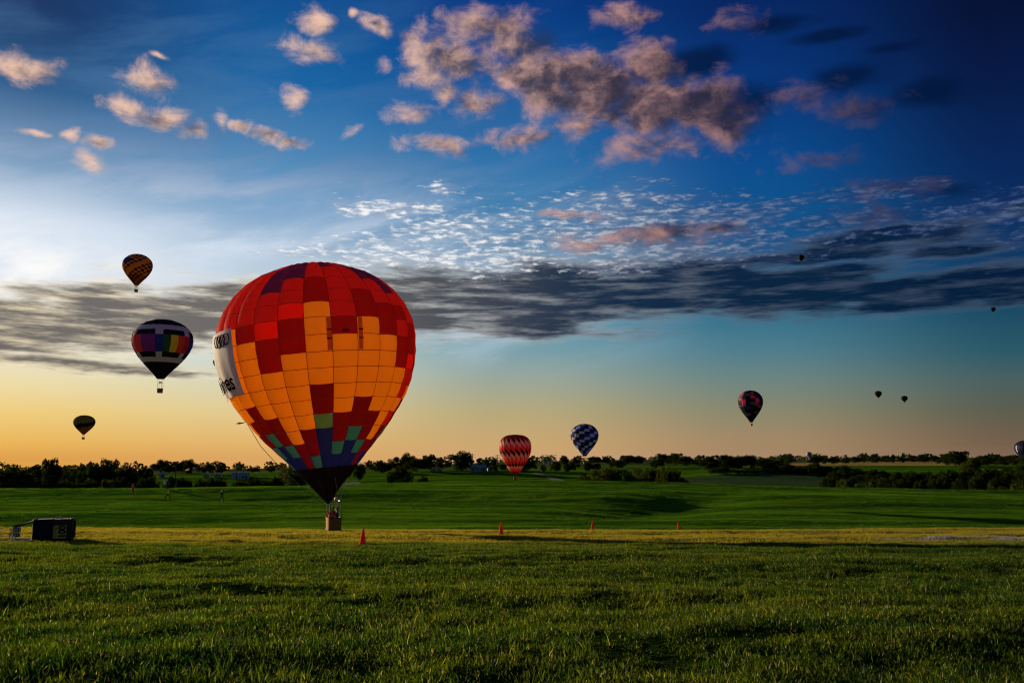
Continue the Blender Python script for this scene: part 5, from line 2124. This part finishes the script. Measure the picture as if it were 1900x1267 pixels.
    for j in range(len(prof) - 1):
        for k in range(nn):
            k2 = (k + 1) % nn
            fs.append((j * nn + k, j * nn + k2, (j + 1) * nn + k2, (j + 1) * nn + k))
    mesh_obj("envelope", vs, fs, [fab("navy"), fab("gold")], r, True, [(i % nn) // 4 % 2 for i in range(len(fs))])
    MB().tube([(fx + 0.5, -0.45, 0.05), (fx - 0.6, -0.48, 0.04), (fx - 2.5, -0.5, 0.05), (fx - 6, -0.5, 0.05)], 0.05, 6).build("furled_tape", simple("pale_webbing", (0.5, 0.5, 0.5), 0.7, 0.2, 0, 0.15, 3), r)
    return r


fallen_basket()


# ------------------------------------------------------------------ people
M_skin = simple("skin", (0.36, 0.20, 0.14), 0.6, 0.3, 0, 0.08, 4)


def person(label, loc, height, face, shirt, trousers, hair, pose="stand", sleeves=True):
    """a standing or walking figure grown as one skin over a skeleton"""
    s = height / 1.75
    st = {"stand": (0.06, 0.04), "walk": (0.28, 0.22), "run": (0.42, 0.40)}.get(pose, (0.06, 0.04))
    J = [("pelvis", (0, 0, 0.95), 0.125), ("waist", (0, 0, 1.10), 0.115), ("chest", (0, -0.01, 1.32), 0.145), ("neck0", (0, 0.0, 1.48), 0.065), ("neck", (0, -0.01, 1.54), 0.055), ("head", (0, -0.025, 1.62), 0.085), ("crown", (0, -0.02, 1.69), 0.080),
         ("nose", (0, -0.115, 1.62), 0.016),
         ("hipL", (0.095, 0, 0.90), 0.095), ("kneeL", (0.11, -st[0], 0.50 + st[0] * 0.12), 0.062), ("ankL", (0.11, -st[0] * 0.8 + 0.02, 0.085 + st[0] * 0.1), 0.042), ("toeL", (0.12, -st[0] * 0.8 - 0.13, 0.04 + st[0] * 0.1), 0.034),
         ("hipR", (-0.095, 0, 0.90), 0.095), ("kneeR", (-0.11, st[1] * 0.3, 0.50), 0.062), ("ankR", (-0.11, st[1] * 1.1 + 0.02, 0.085 + st[1] * 0.25), 0.042), ("toeR", (-0.12, st[1] * 1.1 - 0.11, 0.04 + st[1] * 0.1), 0.034),
         ("shL", (0.175, 0, 1.42), 0.062), ("elL", (0.25, 0.03 + st[0] * 0.3, 1.14), 0.044), ("wrL", (0.24, -0.08 - st[0] * 0.2, 0.92 + st[0] * 0.5), 0.030), ("haL", (0.235, -0.12 - st[0] * 0.3, 0.84 + st[0] * 0.6), 0.034),
         ("shR", (-0.175, 0, 1.42), 0.062), ("elR", (-0.25, 0.03 - st[0] * 0.3, 1.14), 0.044), ("wrR", (-0.24, -0.08 - st[0] * 0.3, 0.92 + st[0] * 0.5), 0.030), ("haR", (-0.235, -0.12 - st[0] * 0.4, 0.84 + st[0] * 0.6), 0.034)]
    if pose == "reach":
        fix = {"elL": (0.36, -0.10, 1.50), "wrL": (0.34, -0.22, 1.72), "haL": (0.33, -0.25, 1.80), "elR": (-0.26, -0.12, 1.20), "wrR": (-0.20, -0.30, 1.16), "haR": (-0.18, -0.38, 1.16)}
        J = [(n, fix.get(n, p), r) for n, p, r in J]
    if pose == "rest":
        fix = {"elL": (0.30, -0.08, 1.20), "wrL": (0.20, -0.30, 1.10), "haL": (0.16, -0.36, 1.09), "elR": (-0.30, -0.08, 1.20), "wrR": (-0.20, -0.30, 1.10), "haR": (-0.16, -0.36, 1.09)}
        J = [(n, fix.get(n, p), r) for n, p, r in J]
    idx = {n: i for i, (n, _, _) in enumerate(J)}
    E = [("pelvis", "waist"), ("waist", "chest"), ("chest", "neck0"), ("neck0", "neck"), ("neck", "head"), ("head", "crown"), ("head", "nose"), ("pelvis", "hipL"), ("hipL", "kneeL"), ("kneeL", "ankL"), ("ankL", "toeL"), ("pelvis", "hipR"), ("hipR", "kneeR"), ("kneeR", "ankR"), ("ankR", "toeR"),
         ("chest", "shL"), ("shL", "elL"), ("elL", "wrL"), ("wrL", "haL"), ("chest", "shR"), ("shR", "elR"), ("elR", "wrR"), ("wrR", "haR")]
    me = bpy.data.meshes.new("tmp")
    me.from_pydata([Vector(p) * s for _, p, _ in J], [(idx[a], idx[b]) for a, b in E], [])
    o = bpy.data.objects.new("tmp", me)
    COL.objects.link(o)
    md = o.modifiers.new("skin", "SKIN")
    md.use_smooth_shade = True
    for i, (_, _, r) in enumerate(J):
        sv = me.skin_vertices[0].data[i]
        sv.radius = (r * s * (1.15 if J[i][0] in ("chest", "waist", "pelvis") else 1.0), r * s * (0.82 if J[i][0] in ("chest", "waist", "pelvis") else 1.0))
        sv.use_root = (i == 0)
    ss = o.modifiers.new("sub", "SUBSURF")
    ss.levels = ss.render_levels = 1
    out = bpy.data.meshes.new_from_object(o.evaluated_get(bpy.context.evaluated_depsgraph_get()))
    bpy.data.objects.remove(o)
    cols = [M_skin, simple("cloth_" + "_".join("%03d" % int(c * 1000) for c in shirt), shirt, 0.9, 0.1), simple("cloth_" + "_".join("%03d" % int(c * 1000) for c in trousers), trousers, 0.9, 0.1), simple("shoe", (0.03, 0.03, 0.03), 0.7, 0.2)]
    out.materials.clear()
    for m in cols:
        out.materials.append(m)
    fm = []
    wr = [Vector(J[idx[n]][1]) for n in ("wrL", "wrR", "haL", "haR")]
    for p in out.polygons:
        c = p.center / s
        near_hand = min((c - w).length for w in wr) < 0.10
        if near_hand:
            fm.append(0)
        elif c.z > 1.49:
            fm.append(0)
        elif c.z > 0.97 or abs(c.x) > 0.20:
            fm.append(1)
        elif c.z > 0.10:
            fm.append(2)
        else:
            fm.append(3)
    out.polygons.foreach_set("material_index", np.array(fm, dtype=np.int32))
    out.polygons.foreach_set("use_smooth", np.ones(len(fm), dtype=bool))
    root = empty("person", loc, (0, 0, face))
    b = bpy.data.objects.new("body", out)
    COL.objects.link(b)
    b.parent = root
    # hair cap
    vs, fs = [], []
    nr_, na = 6, 14
    for j in range(nr_ + 1):
        t = j / nr_ * R(100)
        for i in range(na):
            a = 2 * math.pi * i / na
            k = 1.0 if not (math.sin(a) < -0.4 and t > R(70)) else 0.93
            vs.append(Vector((0.098 * math.sin(t) * math.cos(a) * k, 0.108 * math.sin(t) * math.sin(a) * k - 0.012, 1.655 + 0.115 * math.cos(t))) * s)
    for j in range(nr_):
        for i in range(na):
            i2 = (i + 1) % na
            fs.append((j * na + i, j * na + i2, (j + 1) * na + i2, (j + 1) * na + i))
    mesh_obj("hair", vs, fs, simple("hair_" + "_".join("%03d" % int(c * 1000) for c in hair), hair, 0.7, 0.3), root, True)
    tag(root, label, "person")
    return root


def walker(label, px, foot, head, face, shirt, trousers, hair, pose):
    p = ground_hit(px, foot, 80)
    hgt = (foot - head) / FPX * p.y * 1.12
    person(label, p, hgt, face, shirt, trousers, hair, pose)


walker("person in a red top and dark trousers standing alone on the left grass", 246, 921, 901, 0.4, (0.70, 0.05, 0.03), (0.02, 0.02, 0.03), (0.05, 0.03, 0.02), "stand")
walker("person in a pale top at the left of the pair before the scrub", 305.5, 909, 892.5, 0.9, (0.75, 0.70, 0.62), (0.16, 0.13, 0.1), (0.08, 0.05, 0.03), "walk")
walker("person in dark clothes at the right of the pair before the scrub", 309.5, 909, 891, 2.4, (0.03, 0.03, 0.07), (0.03, 0.03, 0.045), (0.04, 0.03, 0.02), "stand")
walker("child in a lime green top running across the left grass", 312, 929, 909, -1.2, (0.45, 0.80, 0.06), (0.02, 0.02, 0.03), (0.04, 0.025, 0.02), "run")
walker("person in dark clothes with pale hair walking left of the big balloon", 410.5, 932.5, 912.5, 1.2, (0.03, 0.03, 0.045), (0.04, 0.035, 0.04), (0.55, 0.45, 0.30), "walk")

fl = BIG_GZ + BIG_BZ + 0.06
bxw = BIG_MOUTH.x + BIG_BX
person("passenger in red at the left side of the big balloon's basket", (bxw - 0.24, 61.9, fl), 1.55, 0.9, (0.50, 0.05, 0.03), (0.03, 0.03, 0.05), (0.10, 0.06, 0.03), "rest")
person("passenger in orange red at the middle of the big balloon's basket", (bxw - 0.02, 61.75, fl), 1.58, -0.2, (0.55, 0.09, 0.03), (0.03, 0.03, 0.05), (0.05, 0.03, 0.02), "rest")
person("passenger in purple right of the middle in the big balloon's basket", (bxw + 0.14, 62.2, fl), 1.50, -0.6, (0.09, 0.03, 0.16), (0.03, 0.03, 0.05), (0.03, 0.02, 0.02), "rest")
person("passenger in dark blue leaning at the right side of the big balloon's basket", (bxw + 0.27, 61.85, fl), 1.56, -1.2, (0.03, 0.03, 0.12), (0.03, 0.03, 0.05), (0.03, 0.02, 0.02), "rest")


# ------------------------------------------------------------------ light aircraft
def aeroplane():
    Y = 760
    p = at(447, 785, Y)
    r = empty("light_aircraft", p, (0, R(-8), R(15)))
    m = simple("aircraft_paint", (0.10, 0.09, 0.08), 0.5, 0.4, 0, 0.1, 1)
    MB().tube([(-3.9, 0, 0.1), (-3.2, 0, 0.05), (-1.6, 0, 0.1), (0.4, 0, 0.0), (3.4, 0, 0.25), (4.0, 0, 0.3)], [0.12, 0.5, 0.62, 0.6, 0.22, 0.1], 10).build("fuselage", m, r, True)
    MB().box((-1.2, 0, 0.62), (1.5, 10.4, 0.16)).build("wing", m, r)
    MB().box((3.6, 0, 0.32), (0.8, 3.2, 0.1)).build("tailplane", m, r)
    MB().add([(3.0, -0.06, 0.3), (4.0, -0.06, 0.3), (4.1, -0.06, 1.5), (3.6, -0.06, 1.5), (3.0, 0.06, 0.3), (4.0, 0.06, 0.3), (4.1, 0.06, 1.5), (3.6, 0.06, 1.5)], [(0, 1, 2, 3), (7, 6, 5, 4), (0, 4, 5, 1), (1, 5, 6, 2), (2, 6, 7, 3), (3, 7, 4, 0)]).build("fin", m, r)
    MB().box((-4.0, 0, 0.1), (0.06, 0.18, 1.8), Matrix.Rotation(0.6, 3, "X")).build("propeller", m, r)
    for q in (-1.0, 1.0):
        MB().tube([(-1.4, q * 0.3, -0.4), (-1.4, q, -1.0)], 0.06, 5).build("strut", m, r)
        MB().lathe([(0.2, -0.08), (0.28, 0), (0.2, 0.08)], 10, (-1.4, q, -1.05), Matrix.Rotation(math.pi / 2, 3, "X")).build("wheel", M_pad, r)
    tag(r, "tiny dark light aircraft beside the big balloon's trailing line", "aircraft")


aeroplane()
